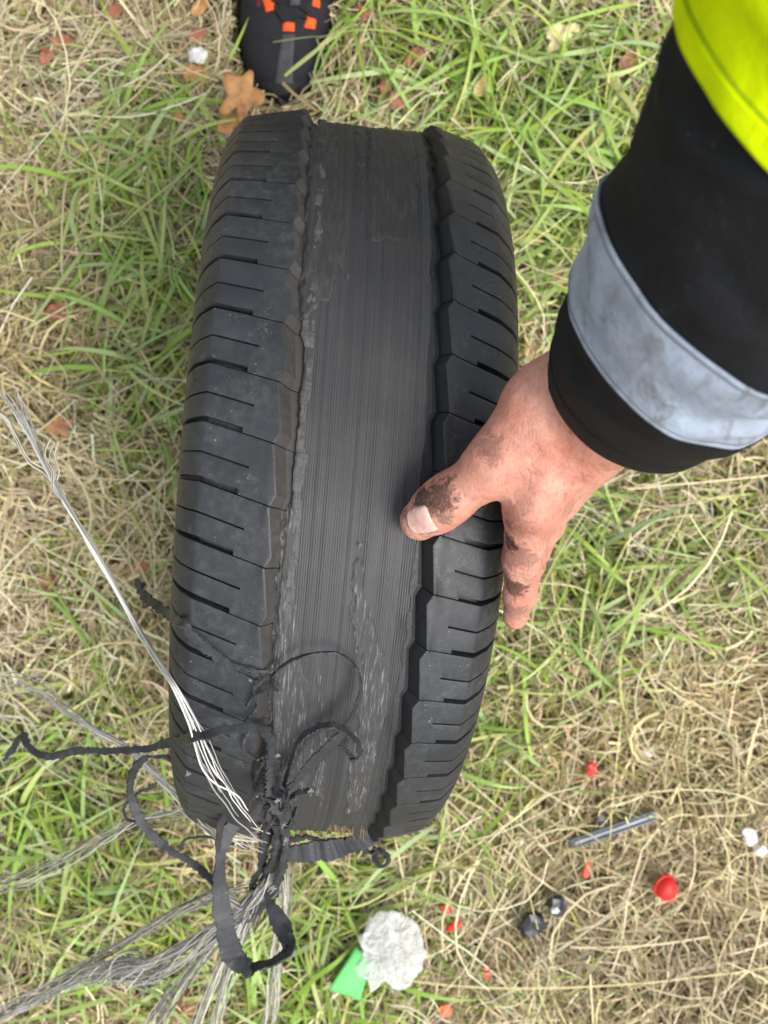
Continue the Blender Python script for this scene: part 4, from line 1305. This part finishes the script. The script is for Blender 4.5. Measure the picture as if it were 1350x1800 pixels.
# where the photograph shows green tufts: (px, py, radius px, weight)
GREEN = [(240, 330, 110, 1.1), (290, 480, 110, 1.2), (230, 600, 110, .9), (300, 200, 90, .7), (270, 690, 90, 1.0), (30, 120, 80, .6), (760, 90, 150, 1.0), (860, 200, 150, 1.2),
         (980, 260, 140, 1.2), (1080, 120, 110, 1.0), (1000, 420, 120, 1.2), (960, 560, 90, 1.0), (640, 90, 70, .7), (980, 1020, 120, .9), (1060, 960, 110, .7), (1200, 930, 150, .45), (920, 1180, 120, .75),
         (880, 1300, 90, .7), (820, 1420, 90, .8), (1120, 1120, 100, .4), (60, 1450, 150, .8), (150, 1300, 130, .75), (230, 1500, 120, .65), (100, 1600, 140, .6), (560, 1580, 110, .8), (600, 1740, 140, .9),
         (1000, 1660, 110, .5), (330, 1650, 120, .8), (20, 1350, 120, .9), (200, 1130, 90, .6), (430, 1760, 120, .8), (120, 940, 70, .4), (240, 860, 80, .4), (700, 1500, 90, .5), (1290, 1000, 90, .5)]
def green_w(xy):
    px = 675 + xy[:, 0] / H * F
    py = 900 - xy[:, 1] / H * F
    w = np.full(len(xy), .06)
    for x, y, r, a in GREEN:
        w += a * np.exp(-((px - x)**2 + (py - y)**2) / (r * r))
    return w + .25 * VN(np.column_stack([xy * 9, np.zeros(len(xy))]))

shoe_c = np.array([-.126, .502])
def free(xy, pad=0.0):
    a = ((xy[:, 0] - shoe_c[0]) / (.060 + pad))**2 + np.maximum(0, (shoe_c[1] + .045 - xy[:, 1]) / (.05 + pad))**2 < 1
    a &= (xy[:, 1] > shoe_c[1] - .005)
    l = to_local(np.column_stack([xy, np.zeros(len(xy))]))
    t_ = (np.abs(l[:, 0]) < .105 + pad) & (np.abs(l[:, 1]) < .085 + pad)
    return ~(a | t_)
def scatter(n, wfn, g):
    out = []
    tot = 0
    while tot < n:
        xy = (g.random((n * 2, 2)) * 2 - 1) * [GX, GY]
        keep = free(xy)
        if wfn is not None:
            keep &= g.random(len(xy)) < np.clip(wfn(xy), 0, 1)
        xy = xy[keep]
        out.append(xy)
        tot += len(xy)
    return np.concatenate(out)[:n]

def palette(n, cols, g, jit=.18):
    c = np.array(cols)[g.integers(len(cols), size=n)]
    return c * (1 + jit * g.normal(size=(n, 1))).clip(.4, 1.8) * (1 + .05 * g.normal(size=(n, 3)))

def comb(xy, g, spread):
    base = VN(np.column_stack([xy * 3.2, np.full(len(xy), 4.4)])) * 5.5 + VN(np.column_stack([xy * 9, np.full(len(xy), 7.1)])) * 2.0
    a = base + g.normal(size=len(xy)) * spread + np.where(g.random(len(xy)) < .5, math.pi, 0)
    loose = g.random(len(xy)) < .35
    return np.where(loose, g.random(len(xy)) * 6.28, a)
def tone(xy, c):
    # drifts of greyer, pinker or yellower dead grass
    a = VN(np.column_stack([xy * 6, np.full(len(xy), 1.7)]))[:, None]
    b = VN(np.column_stack([xy * 17, np.full(len(xy), 3.3)]))[:, None]
    k = VN(np.column_stack([xy * 4, np.full(len(xy), 9.3)]))[:, None]
    return c * (1 + .22 * a + .18 * b) * (1 + k * np.array([[.02, .0, -.16]]))

g = np.random.default_rng(21)
Vs, Fs, Cs, off = [], [], [], 0
def push(t):
    global off
    V, Fq, C = t
    Vs.append(V); Fs.append(Fq + off); Cs.append(C.clip(.004, .85)); off += len(V)
STRAW = [(.66, .55, .32), (.60, .49, .30), (.70, .62, .40), (.52, .42, .27), (.44, .35, .23), (.64, .58, .31), (.36, .28, .18)]
PALE = [(.66, .58, .38), (.72, .66, .47), (.60, .52, .32), (.62, .58, .32)]
GRN = [(.20, .29, .030), (.27, .355, .048), (.14, .205, .036), (.34, .41, .075), (.41, .43, .12), (.21, .28, .08)]
LGRN = [(.29, .42, .11), (.36, .47, .20), (.26, .41, .06), (.41, .48, .16)]
dryw = lambda xy: 1.05 - .55 * green_w(xy)
# thatch: short dark dead matter at the bottom
n = 34000
xy = scatter(n, None, g)
push(blades(n, xy, g.random(n) * 6.28, .02 + .06 * g.random(n), g.normal(size=n) * .25, g.normal(size=n) * .6, .0012 + .002 * g.random(n), .002 + .018 * g.random(n),
            palette(n, [(.33, .26, .15), (.23, .185, .10), (.42, .35, .21), (.19, .19, .06), (.29, .27, .095)], g), 3, 'straw', g.normal(size=n), .15, g))
# matted straw
n = 40000
xy = scatter(n, dryw, g)
push(blades(n, xy, comb(xy, g, .45), .03 + .10 * g.random(n)**1.8, g.normal(size=n) * .22 + .06, g.normal(size=n) * .7, .0012 + .0028 * g.random(n)**2, .008 + .038 * g.random(n),
            tone(xy, palette(n, STRAW, g)), 6, 'straw', g.normal(size=n) * 1.2, .22, g))
# short broken bits of straw caught in the mat
n = 18000
xy = scatter(n, dryw, g)
push(blades(n, xy, comb(xy, g, .7), .012 + .035 * g.random(n), g.normal(size=n) * .25, g.normal(size=n) * .5, .0018 + .0024 * g.random(n), .018 + .03 * g.random(n),
            tone(xy, palette(n, STRAW + PALE, g)), 3, 'straw', g.normal(size=n) * .8, .2, g))
# longer pale stems on top
n = 3600
xy = scatter(n, dryw, g)
push(blades(n, xy, comb(xy, g, .45), .07 + .16 * g.random(n)**1.5, g.normal(size=n) * .16 + .10, g.random(n) * .5, .0013 + .0019 * g.random(n)**2, .022 + .028 * g.random(n),
            tone(xy, palette(n, PALE, g, .14)), 6, 'straw', g.normal(size=n) * .9, .17, g))
# green understory everywhere, taller tufts where the photo shows them
n = 3800
xy = scatter(n, lambda q: green_w(q) * .9 + .03, g)
push(blades(n, xy, g.random(n) * 6.28, .035 + .06 * g.random(n), .3 + .7 * g.random(n), .6 + 1.2 * g.random(n), .0014 + .0018 * g.random(n), .004 + .018 * g.random(n),
            palette(n, GRN, g), 5, 'blade', g.normal(size=n) * .5, .05, g))
n = 3300
xy = scatter(n, lambda q: green_w(q) - .18, g)
push(blades(n, xy, g.random(n) * 6.28, .06 + .10 * g.random(n), .35 + .6 * g.random(n), .8 + 1.4 * g.random(n), .0020 + .0026 * g.random(n)**1.5, .008 + .02 * g.random(n),
            palette(n, GRN + LGRN, g), 7, 'blade', g.normal(size=n) * .5, .04, g))
# broad fresh blades lying over the mat
n = 560
xy = scatter(n, lambda q: green_w(q) - .4, g)
push(blades(n, xy, g.random(n) * 6.28, .08 + .09 * g.random(n), .30 + .4 * g.random(n), .7 + .9 * g.random(n), .0040 + .0034 * g.random(n), .026 + .024 * g.random(n),
            palette(n, LGRN, g, .12), 8, 'blade', g.normal(size=n) * .5, .03, g))
# single stems the photograph shows clearly: (x0,y0,x1,y1,width mm,colour)
SOLO = [(985, 1330, 1350, 880, 3.6, 0), (1090, 1130, 1130, 1000, 2.8, 0), (1030, 1160, 1052, 950, 3.0, 0), (1195, 1158, 1345, 1162, 3.4, 0), (885, 1335, 1015, 1420, 3.2, 0), (885, 1490, 1035, 1600, 3.0, 0), (995, 1480, 1035, 1595, 2.6, 0),
        (760, 1720, 1130, 1640, 2.6, 0), (715, 1720, 1350, 1710, 2.4, 0), (930, 1700, 1110, 1560, 2.6, 0), (1000, 1660, 1240, 1640, 3.0, 0), (590, 1500, 700, 1620, 2.2, 0), (650, 1590, 960, 1400, 3.0, 0), (1150, 1390, 1160, 1470, 2.6, 0), (1060, 1480, 1160, 1640, 2.2, 0),
        (160, 240, 315, 110, 2.2, 0), (20, 240, 95, 350, 2.8, 0), (500, 160, 560, 210, 4.2, 1), (620, 200, 700, 225, 2.4, 0), (100, 835, 300, 835, 2.6, 0), (150, 520, 240, 470, 3.0, 0), (40, 580, 170, 500, 2.6, 0), (45, 775, 130, 700, 2.4, 0), (110, 440, 180, 445, 2.8, 0),
        (1130, 620, 1345, 615, 2.0, 0), (1100, 860, 1345, 815, 2.6, 0), (0, 1400, 110, 1330, 2.2, 0), (30, 1480, 60, 1380, 4.2, 2), (0, 1400, 52, 1310, 5.0, 2), (115, 1545, 230, 1610, 5.0, 2), (130, 1590, 235, 1585, 4.5, 2),
        (485, 96, 575, 78, 4.0, 2), (505, 152, 605, 60, 5.6, 2), (408, 120, 438, 50, 4.2, 2), (880, 250, 945, 175, 6.0, 2), (900, 265, 940, 195, 5.5, 2), (780, 122, 835, 105, 6.0, 2), (795, 160, 835, 110, 5.5, 2), (690, 60, 780, 95, 3.5, 2), (1060, 185, 1120, 130, 5.5, 2), (1060, 240, 1070, 160, 5.0, 2), (1075, 60, 1150, 0, 5.0, 2), (1115, 40, 1125, 130, 6.0, 2), (980, 200, 945, 170, 4.0, 2),
        (960, 1100, 990, 1030, 4.5, 2), (930, 380, 1000, 410, 5.0, 2), (920, 430, 985, 330, 5.0, 2), (170, 330, 215, 290, 5.0, 2), (130, 330, 190, 310, 4.5, 2), (180, 380, 200, 240, 5.0, 2), (260, 300, 285, 440, 5.5, 2), (215, 400, 330, 310, 5.0, 2), (150, 240, 310, 300, 3.8, 2), (270, 650, 330, 600, 5.5, 2), (230, 640, 325, 690, 5.5, 2), (260, 700, 320, 640, 5.0, 2), (350, 120, 400, 140, 2.4, 0), (240, 10, 320, 120, 1.8, 0)]
for x0, y0, x1, y1, wmm, ci in SOLO:
    for dup in range(1):
        a = P(x0, y0, .05)
        b_ = P(x1, y1, .05)
        L = np.hypot(*(b_ - a)[:2])
        lift = (.22 if (400 < x0 < 620 and y0 < 165) else .4) if ci == 2 else .10
        col_ = palette(1, [PALE, [(.50, .36, .16)], LGRN][ci], g, .1)
        push(blades(1, a[None, :2], np.array([math.atan2(b_[1] - a[1], b_[0] - a[0]) - .1]), np.array([L * (1.08 if ci == 2 else 1.01)]), np.array([lift]), np.array([2.2 * lift]), np.array([wmm * .001]),
                    np.array([(.074 if (400 < x0 < 620 and y0 < 165) else .048) + .012 * g.random()]), col_, 9, 'blade' if ci == 2 else 'straw', np.array([.2]), .03, g))
gV, gF, gC = np.concatenate(Vs), np.concatenate(Fs), np.concatenate(Cs)
# nothing may grow through the shoe
bad = np.zeros(len(gV), bool)
sx = gV[:, 0] - shoe_c[0]
sy = gV[:, 1] - shoe_c[1]
hwv = np.interp(sy, Ls, Wd)
nsolo = len(gV) - len(SOLO) * 20
bad = (sy > .004) & (sy < .29) & (np.abs(sx) < hwv - .003) & (gV[:, 2] < .115)
bad[nsolo:] &= gV[nsolo:, 2] < shoe_top(sy[nsolo:], sx[nsolo:]) + .002
lv = to_local(gV)
bad |= (np.abs(lv[:, 0]) < .095) & (np.hypot(lv[:, 1], lv[:, 2] - R0) < R - .004)
gF = gF[~bad[gF].any(1)]
turf = mesh_obj('grass', gV, gF, M['grass'], None, True, gC)
tag(turf, 'matted dry straw and green grass blades covering the verge', 'grass', kind='stuff')
for ix in (-1, 0, 1):
    for iy in (-1, 0, 1):
        if ix == 0 and iy == 0:
            continue
        c = link(turf.copy())
        c.location = (ix * GX * 2, iy * GY * 2, 0)
        c.rotation_euler = (0, 0, math.pi if (ix + iy) % 2 else 0)
        tag(c, 'dry grass carrying on beyond the picture edge', 'grass', kind='stuff')

# ------------------------------------------------------------------ fallen leaves and litter
def leaf(px, py, size, rot, cols, lobes, label, z=.048, tilt=(0.1, 0.1), asp=.8, seed=0):
    gl = np.random.default_rng(seed + 100)
    n = 64
    a = np.linspace(0, 2 * np.pi, n, endpoint=False)
    if lobes:
        rr = .55 + .38 * np.abs(np.cos(a * lobes / 2 + .3)) ** 2.2 + .16 * n1(a * 3, seed) + .10 * n1(a * 9, seed + 5) + .05 * n1(a * 22, seed + 9)
        rr *= 1 - .35 * np.exp(-((a - math.pi) / .35)**2)
    else:
        rr = np.abs(np.cos(a)) ** .5 * .25 + .72 + .08 * n1(a * 3, seed)
    edge = np.stack([rr * np.cos(a), rr * np.sin(a) * asp], 1)
    V, rings_ = [], [0.0, .25, .5, .75, 1.0]
    V.append((0, 0, 0))
    for q in rings_[1:]:
        for k in range(n):
            V.append((edge[k, 0] * q, edge[k, 1] * q, 0))
    V = np.array(V) * size
    V[:, 2] = .34 * size * (V[:, 1] / size)**2 - .10 * size * np.abs(V[:, 0] / size + .3 * V[:, 1] / size) + .12 * size * n1(V[:, 0] / size * 2 + 3, seed) + .10 * size * VN(np.column_stack([V[:, :2] / size * 3, np.full(len(V), seed)]))
    f = [(0, 1 + k, 1 + (k + 1) % n) for k in range(n)]
    for r_ in range(3):
        for k in range(n):
            a0 = 1 + r_ * n
            f.append((a0 + k, a0 + n + k, a0 + n + (k + 1) % n, a0 + (k + 1) % n))
    c, c2 = cols
    key = 'leaf_%s' % (str(c))
    if key not in M:
        M[key] = mat_leaf('dead_leaf_' + str(len(M)), c, c2)
    o = mesh_obj('fallen_leaf', V, f, M[key], None)
    md = o.modifiers.new('thick', 'SOLIDIFY')
    md.thickness = .0005
    o.location = P(px, py, z)
    o.rotation_euler = (tilt[0], tilt[1], rot)
    return tag(o, label, 'leaf', 'fallen leaves in the grass')
ORANGE = ((.46, .235, .085), (.30, .12, .045))
RUST = ((.33, .125, .07), (.19, .065, .04))
TAN = ((.55, .42, .18), (.40, .26, .09))
CREAM = ((.62, .55, .30), (.50, .36, .14))
leaf(424, 168, .040, 1.2, ORANGE, 5, 'large orange brown lobed leaf between the shoe toe and the tyre', .072, (.15, -.2), .75, 1)
leaf(408, 212, .030, 1.9, ORANGE, 3, 'pale orange leaf half hidden under the top left edge of the tyre', .060, (.1, .3), .7, 2)
leaf(985, 62, .030, .5, CREAM, 3, 'pale cream dead leaf near the black sleeve', .055, (.2, -.1), .55, 3)
leaf(345, 130, .016, .2, ORANGE, 0, 'small orange leaf left of the shoe', .05, (.1, .2), .7, 4)
leaf(352, 10, .015, 1.0, ORANGE, 0, 'orange leaf at the top edge left of the shoe', .05, (.3, .2), .6, 5)
leaf(312, 202, .011, 2.0, ORANGE, 0, 'tiny orange leaf among green blades left of the tyre', .05, (.2, .3), .6, 6)
leaf(108, 72, .012, .3, RUST, 0, 'rust coloured leaf scrap near the top left corner, upper of a pair', .05, (.2, .1), .7, 7)
leaf(82, 97, .012, 1.2, RUST, 0, 'rust coloured leaf scrap near the top left corner, lower of a pair', .05, (.2, .1), .7, 8)
leaf(200, 20, .013, .8, RUST, 0, 'dark red leaf scrap at the top edge above dry straw', .05, (.2, .1), .6, 9)
leaf(348, 60, .013, .5, RUST, 0, 'red leaf above the small white scrap beside the shoe', .05, (.2, .1), .6, 10)
leaf(640, 22, .017, 2.4, RUST, 3, 'reddish brown leaf at the top edge right of the shoe', .05, (.3, .1), .6, 11)
leaf(676, 150, .011, 1.4, RUST, 0, 'narrow red brown leaf right of the shoe toe, upper of two', .05, (.3, .1), .55, 12)
leaf(700, 175, .013, .1, RUST, 0, 'round red brown leaf right of the shoe toe, lower of two', .05, (.1, .1), .9, 13)
leaf(730, 100, .016, .9, RUST, 0, 'brown curled leaf above the torn tyre edge', .045, (.3, .1), .6, 14)
leaf(1105, 105, .015, .9, RUST, 0, 'red brown leaf touching the edge of the black sleeve', .05, (.3, .1), .7, 15)
leaf(850, 150, .016, .9, TAN, 0, 'tan leaf among green blades above the tyre', .045, (.3, .1), .7, 16)
leaf(1040, 252, .024, .9, ORANGE, 3, 'orange brown leaf between the tyre and the sleeve, uppermost', .04, (.3, .1), .7, 17)
leaf(990, 492, .016, .4, ORANGE, 0, 'orange leaf beside the grey reflective band', .04, (.3, .1), .7, 18)
leaf(940, 612, .022, 1.4, ORANGE, 3, 'orange brown leaf above the wrist beside the tyre', .035, (.3, .1), .7, 19)
leaf(108, 547, .020, .1, RUST, 0, 'brown leaf in dry straw left of the tyre, upper one', .045, (.2, .1), .6, 20)
leaf(103, 752, .022, .6, ((.40, .20, .09), (.26, .11, .05)), 5, 'pointed brown leaf beside the white cord bundle', .045, (.2, .1), .8, 21)
leaf(150, 605, .016, .6, RUST, 0, 'dark brown leaf left of the tyre under green blades', .04, (.2, .1), .6, 22)
leaf(80, 1025, .014, .6, RUST, 0, 'dull red leaf below the white cord bundle', .04, (.2, .1), .7, 23)
leaf(325, 1772, .020, 1.5, ((.26, .10, .055), (.14, .05, .03)), 0, 'dark brown leaf at the bottom edge under the frayed cords', .045, (.2, .1), .75, 24)
leaf(240, 1000, .015, .5, ORANGE, 0, 'light brown leaf behind the strip end left of the tyre', .04, (.2, .1), .7, 25)

def lump(name, px, py, dims, rot, mat, label, cat, group, seed, z=.05, sub=3, amp=.25, freq=2.0, flat=True):
    bm = bmesh.new()
    bmesh.ops.create_icosphere(bm, subdivisions=sub, radius=1)
    v = np.array([x.co[:] for x in bm.verts])
    bm.faces.ensure_lookup_table()
    f = [tuple(q.index for q in fc_.verts) for fc_ in bm.faces]
    bm.free()
    v = np.sign(v) * np.abs(v) ** .75
    v = v * (1 + amp * VN(v * freq + seed * 3.1)[:, None] + amp * .5 * VN(v * freq * 2.7 + seed)[:, None])
    v = v * np.array(dims)
    o = mesh_obj(name, v, f, mat, None, not flat)
    o.location = P(px, py, z)
    o.rotation_euler = (.2, .15, rot)
    return tag(o, label, cat, group)
M['red'] = mat_plain('red_plastic', (.66, .020, .018), .55, .12, 80, .1, .0005, .5)
M['redd'] = mat_plain('faded_red_plastic', (.70, .10, .06), .5, .15, 80, .1, .0005)
M['blackp'] = mat_plain('black_plastic', (.012, .013, .016), .4, .3, 80, .2, .001, .6)
M['greyp'] = mat_plain('grey_rod_plastic', (.13, .15, .165), .45, .2, 80, .2, .001, .5)
M['whitep'] = mat_plain('white_scrap', (.72, .72, .70), .5, .15, 150, .4, .002)
RG = 'red plastic fragments in the grass'
lump('red_fragment', 1040, 1352, (.0058, .0080, .003), .1, M['red'], 'small bright red chip below the fingertip, farthest from the rod', 'fragment', RG, 1)
lump('red_fragment', 1031, 1529, (.0040, .0105, .003), -.1, M['redd'], 'thin upright red sliver under the grey rod', 'fragment', RG, 2)
lump('red_fragment', 784, 1597, (.0050, .0065, .003), .5, M['redd'], 'faint red chip right of the clear plastic bag, upper of two', 'fragment', RG, 3, .045)
lump('red_fragment', 797, 1628, (.0048, .0100, .003), -.9, M['red'], 'slanted bright red sliver right of the clear plastic bag, lower of two', 'fragment', RG, 4, .05)
lump('red_fragment', 855, 1710, (.0038, .0095, .003), .05, M['redd'], 'thin upright red sliver below the black plastic pieces', 'fragment', RG, 5)
lump('red_fragment', 784, 1776, (.0070, .0085, .003), .2, mat_plain('orange_plastic', (.75, .17, .06), .5), 'orange chip at the bottom edge below the clear bag', 'fragment', RG, 6)
# red domed cap with a rim and a recessed face
def cap():
    root = tag(empty('red_debris', P(1170, 1560, .066)), 'round glossy red plastic cap lying in the straw', 'cap')
    root.rotation_euler = (.5, .25, .3)
    pr_ = [(0, .013), (.005, .0128), (.009, .0112), (.0118, .0078), (.0125, .003), (.0128, 0), (.0128, -.004), (.0108, -.004), (.0105, .002), (0, .004)]
    nA = 36
    ang = np.linspace(0, 2 * np.pi, nA, endpoint=False)
    V = np.array([[(r * math.cos(a), r * math.sin(a) * 1.18, z) for a in ang] for r, z in pr_]).reshape(-1, 3)
    mesh_obj('dome', V, grid_faces(len(pr_), nA, True), M['red'], root)
    V = np.array([[((.0128 + (.0016 if k in (1, 2) else 0)) * math.cos(a), (.0128 + (.0016 if k in (1, 2) else 0)) * 1.18 * math.sin(a), z) for a in ang] for k, z in enumerate((-.001, -.0015, -.0038, -.0042))]).reshape(-1, 3)
    mesh_obj('rim', V, grid_faces(4, nA, True), M['red'], root)
cap()
BG = 'black plastic pieces in the grass'
lump('black_fragment', 935, 1627, (.0125, .0175, .009), -.5, M['blackp'], 'jagged black plastic piece, left of the two near the red cap', 'fragment', BG, 11, .064, 2, .4, 1.5)
lump('black_fragment', 980, 1590, (.0120, .0130, .007), .3, M['blackp'], 'glossy black plastic piece, right of the two near the red cap', 'fragment', BG, 12, .062, 2, .35, 1.5)
lump('black_fragment', 1058, 1437, (.0085, .0055, .004), .3, M['blackp'], 'tiny black plastic piece above the grey rod', 'fragment', BG, 13, .05, 2, .35, 1.5)
lump('white_fragment', 976, 1600, (.005, .004, .003), .3, M['whitep'], 'white speck stuck to the black plastic piece', 'fragment', 'white scraps in the grass', 14, .068, 2, .3)
lump('white_fragment', 1318, 1470, (.0085, .0105, .005), .5, M['whitep'], 'white scrap near the right edge, upper of two', 'fragment', 'white scraps in the grass', 15, .05, 2, .4)
lump('white_fragment', 1338, 1496, (.0075, .0075, .004), .9, M['whitep'], 'white scrap near the right edge, lower of two', 'fragment', 'white scraps in the grass', 16, .05, 2, .4)
lump('white_fragment', 1135, 1325, (.0075, .0055, .004), .2, M['whitep'], 'small white scrap in straw below the fingers', 'fragment', 'white scraps in the grass', 17, .04, 2, .4)
lump('white_fragment', 347, 96, (.0090, .0080, .006), .2, M['whitep'], 'white crumpled scrap on a dry stem left of the shoe', 'fragment', 'white scraps in the grass', 18, .06, 3, .5, 3)
# grey rod: a snapped channel with a raised rib
def rod():
    a, b_ = P(1003, 1484, .050), P(1152, 1432, .056)
    root = tag(empty('grey_rod', (a + b_) / 2), 'snapped grey plastic rod lying in the straw above the red cap', 'rod')
    d = b_ - a
    L = np.linalg.norm(d)
    root.rotation_euler = Vector(d).to_track_quat('X', 'Z').to_euler()
    def bar(name, sec, x0, x1, mat):
        n = 14
        V = np.array([[(x0 + (x1 - x0) * k / (n - 1) + .0015 * ((j * 37) % 5 - 2) * (1 if k in (0, n - 1) else 0), y, z) for j, (y, z) in enumerate(sec)] for k in range(n)]).reshape(-1, 3)
        f = [tuple(q) for q in grid_faces(n, len(sec), True)] + [tuple(range(len(sec)))[::-1], tuple(range((n - 1) * len(sec), n * len(sec)))]
        mesh_obj(name, V, f, mat, root, False)
    bar('channel', [(-.006, -.003), (.006, -.003), (.006, .003), (.004, .0036), (.003, .001), (-.003, .001), (-.004, .0036), (-.006, .003)], -L / 2, L / 2, M['greyp'])
    bar('rib', [(-.0022, .0006), (.0022, .0006), (.0016, .0030), (-.0016, .0030)], -L / 2 + .004, L / 2 - .006, mat_plain('pale_grey_plastic', (.30, .33, .35), .5))
rod()

# clear crumpled bag
def bag():
    tb = NT('clear_plastic_film', 0.16, (.88, .89, .89))
    tb.set('Specular IOR Level', 0.6)
    tr = tb.n.new('ShaderNodeBsdfTransparent')
    mx = tb.n.new('ShaderNodeMixShader')
    n = tb.noise(75, 4, .6)
    tb.l.new(tb.ramp(n, [(0.35, .42), (0.62, .80)]), mx.inputs[0])
    tb.l.new(tr.outputs[0], mx.inputs[1])
    tl = tb.n.new('ShaderNodeBsdfTranslucent')
    tl.inputs[0].default_value = (.95, .96, .96, 1)
    m2 = tb.n.new('ShaderNodeMixShader')
    m2.inputs[0].default_value = .5
    tb.l.new(tb.b.outputs[0], m2.inputs[1])
    tb.l.new(tl.outputs[0], m2.inputs[2])
    tb.l.new(m2.outputs[0], mx.inputs[2])
    tb.l.new(mx.outputs[0], tb.n['Material Output'].inputs[0])
    bm = bmesh.new()
    bmesh.ops.create_icosphere(bm, subdivisions=5, radius=1)
    v = np.array([x.co[:] for x in bm.verts])
    f = [tuple(q.index for q in fc_.verts) for fc_ in bm.faces]
    bm.free()
    ridge = 1 - np.abs(VN(v * 1.9 + 5)) * 2.4
    ridge2 = 1 - np.abs(VN(v * 5 + 8)) * 2
    ridge3 = 1 - np.abs(VN(v * 11 + 2)) * 2
    ang = np.arctan2(v[:, 1], v[:, 0])
    out = .85 + .14 * n1(ang * 1.6 + 9, 4) + .06 * n1(ang * 5 + 9, 5)
    v = v * (.80 + .20 * ridge + .05 * ridge2 + .01 * ridge3)[:, None] * out[:, None]
    v = v * np.array([.047, .053, .015])
    v = v + np.random.default_rng(8).normal(size=v.shape) * np.array([.0006, .0006, .0009])
    o = mesh_obj('plastic_bag', v, f, tb.m, None, False)
    o.location = P(688, 1675, .072)
    o.rotation_euler = (0, .1, -.25)
    tag(o, 'crumpled clear plastic bag lying on the grass beside a green tag', 'bag')
bag()
def green_tag():
    c = [P(625, 1664, .074), P(655, 1690, .074), P(632, 1762, .068), P(577, 1738, .066)]
    n = 10
    V = []
    for i in range(n):
        for j in range(n):
            s, t_ = i / (n - 1), j / (n - 1)
            p = (c[0] * (1 - s) + c[1] * s) * (1 - t_) + (c[3] * (1 - s) + c[2] * s) * t_
            V.append(p + [0, 0, .004 * math.sin(s * 3 + t_ * 2)])
    V = np.array(V)
    o0 = V.mean(0)
    o = mesh_obj('green_tag', V - o0, grid_faces(n, n), mat_plain('green_card', (.14, .56, .16), .5, .12, 60, .2, .001), None)
    o.location = o0
    md = o.modifiers.new('thick', 'SOLIDIFY')
    md.thickness = .0009
    tag(o, 'flat bright green plastic tag half under the clear bag', 'tag')
green_tag()
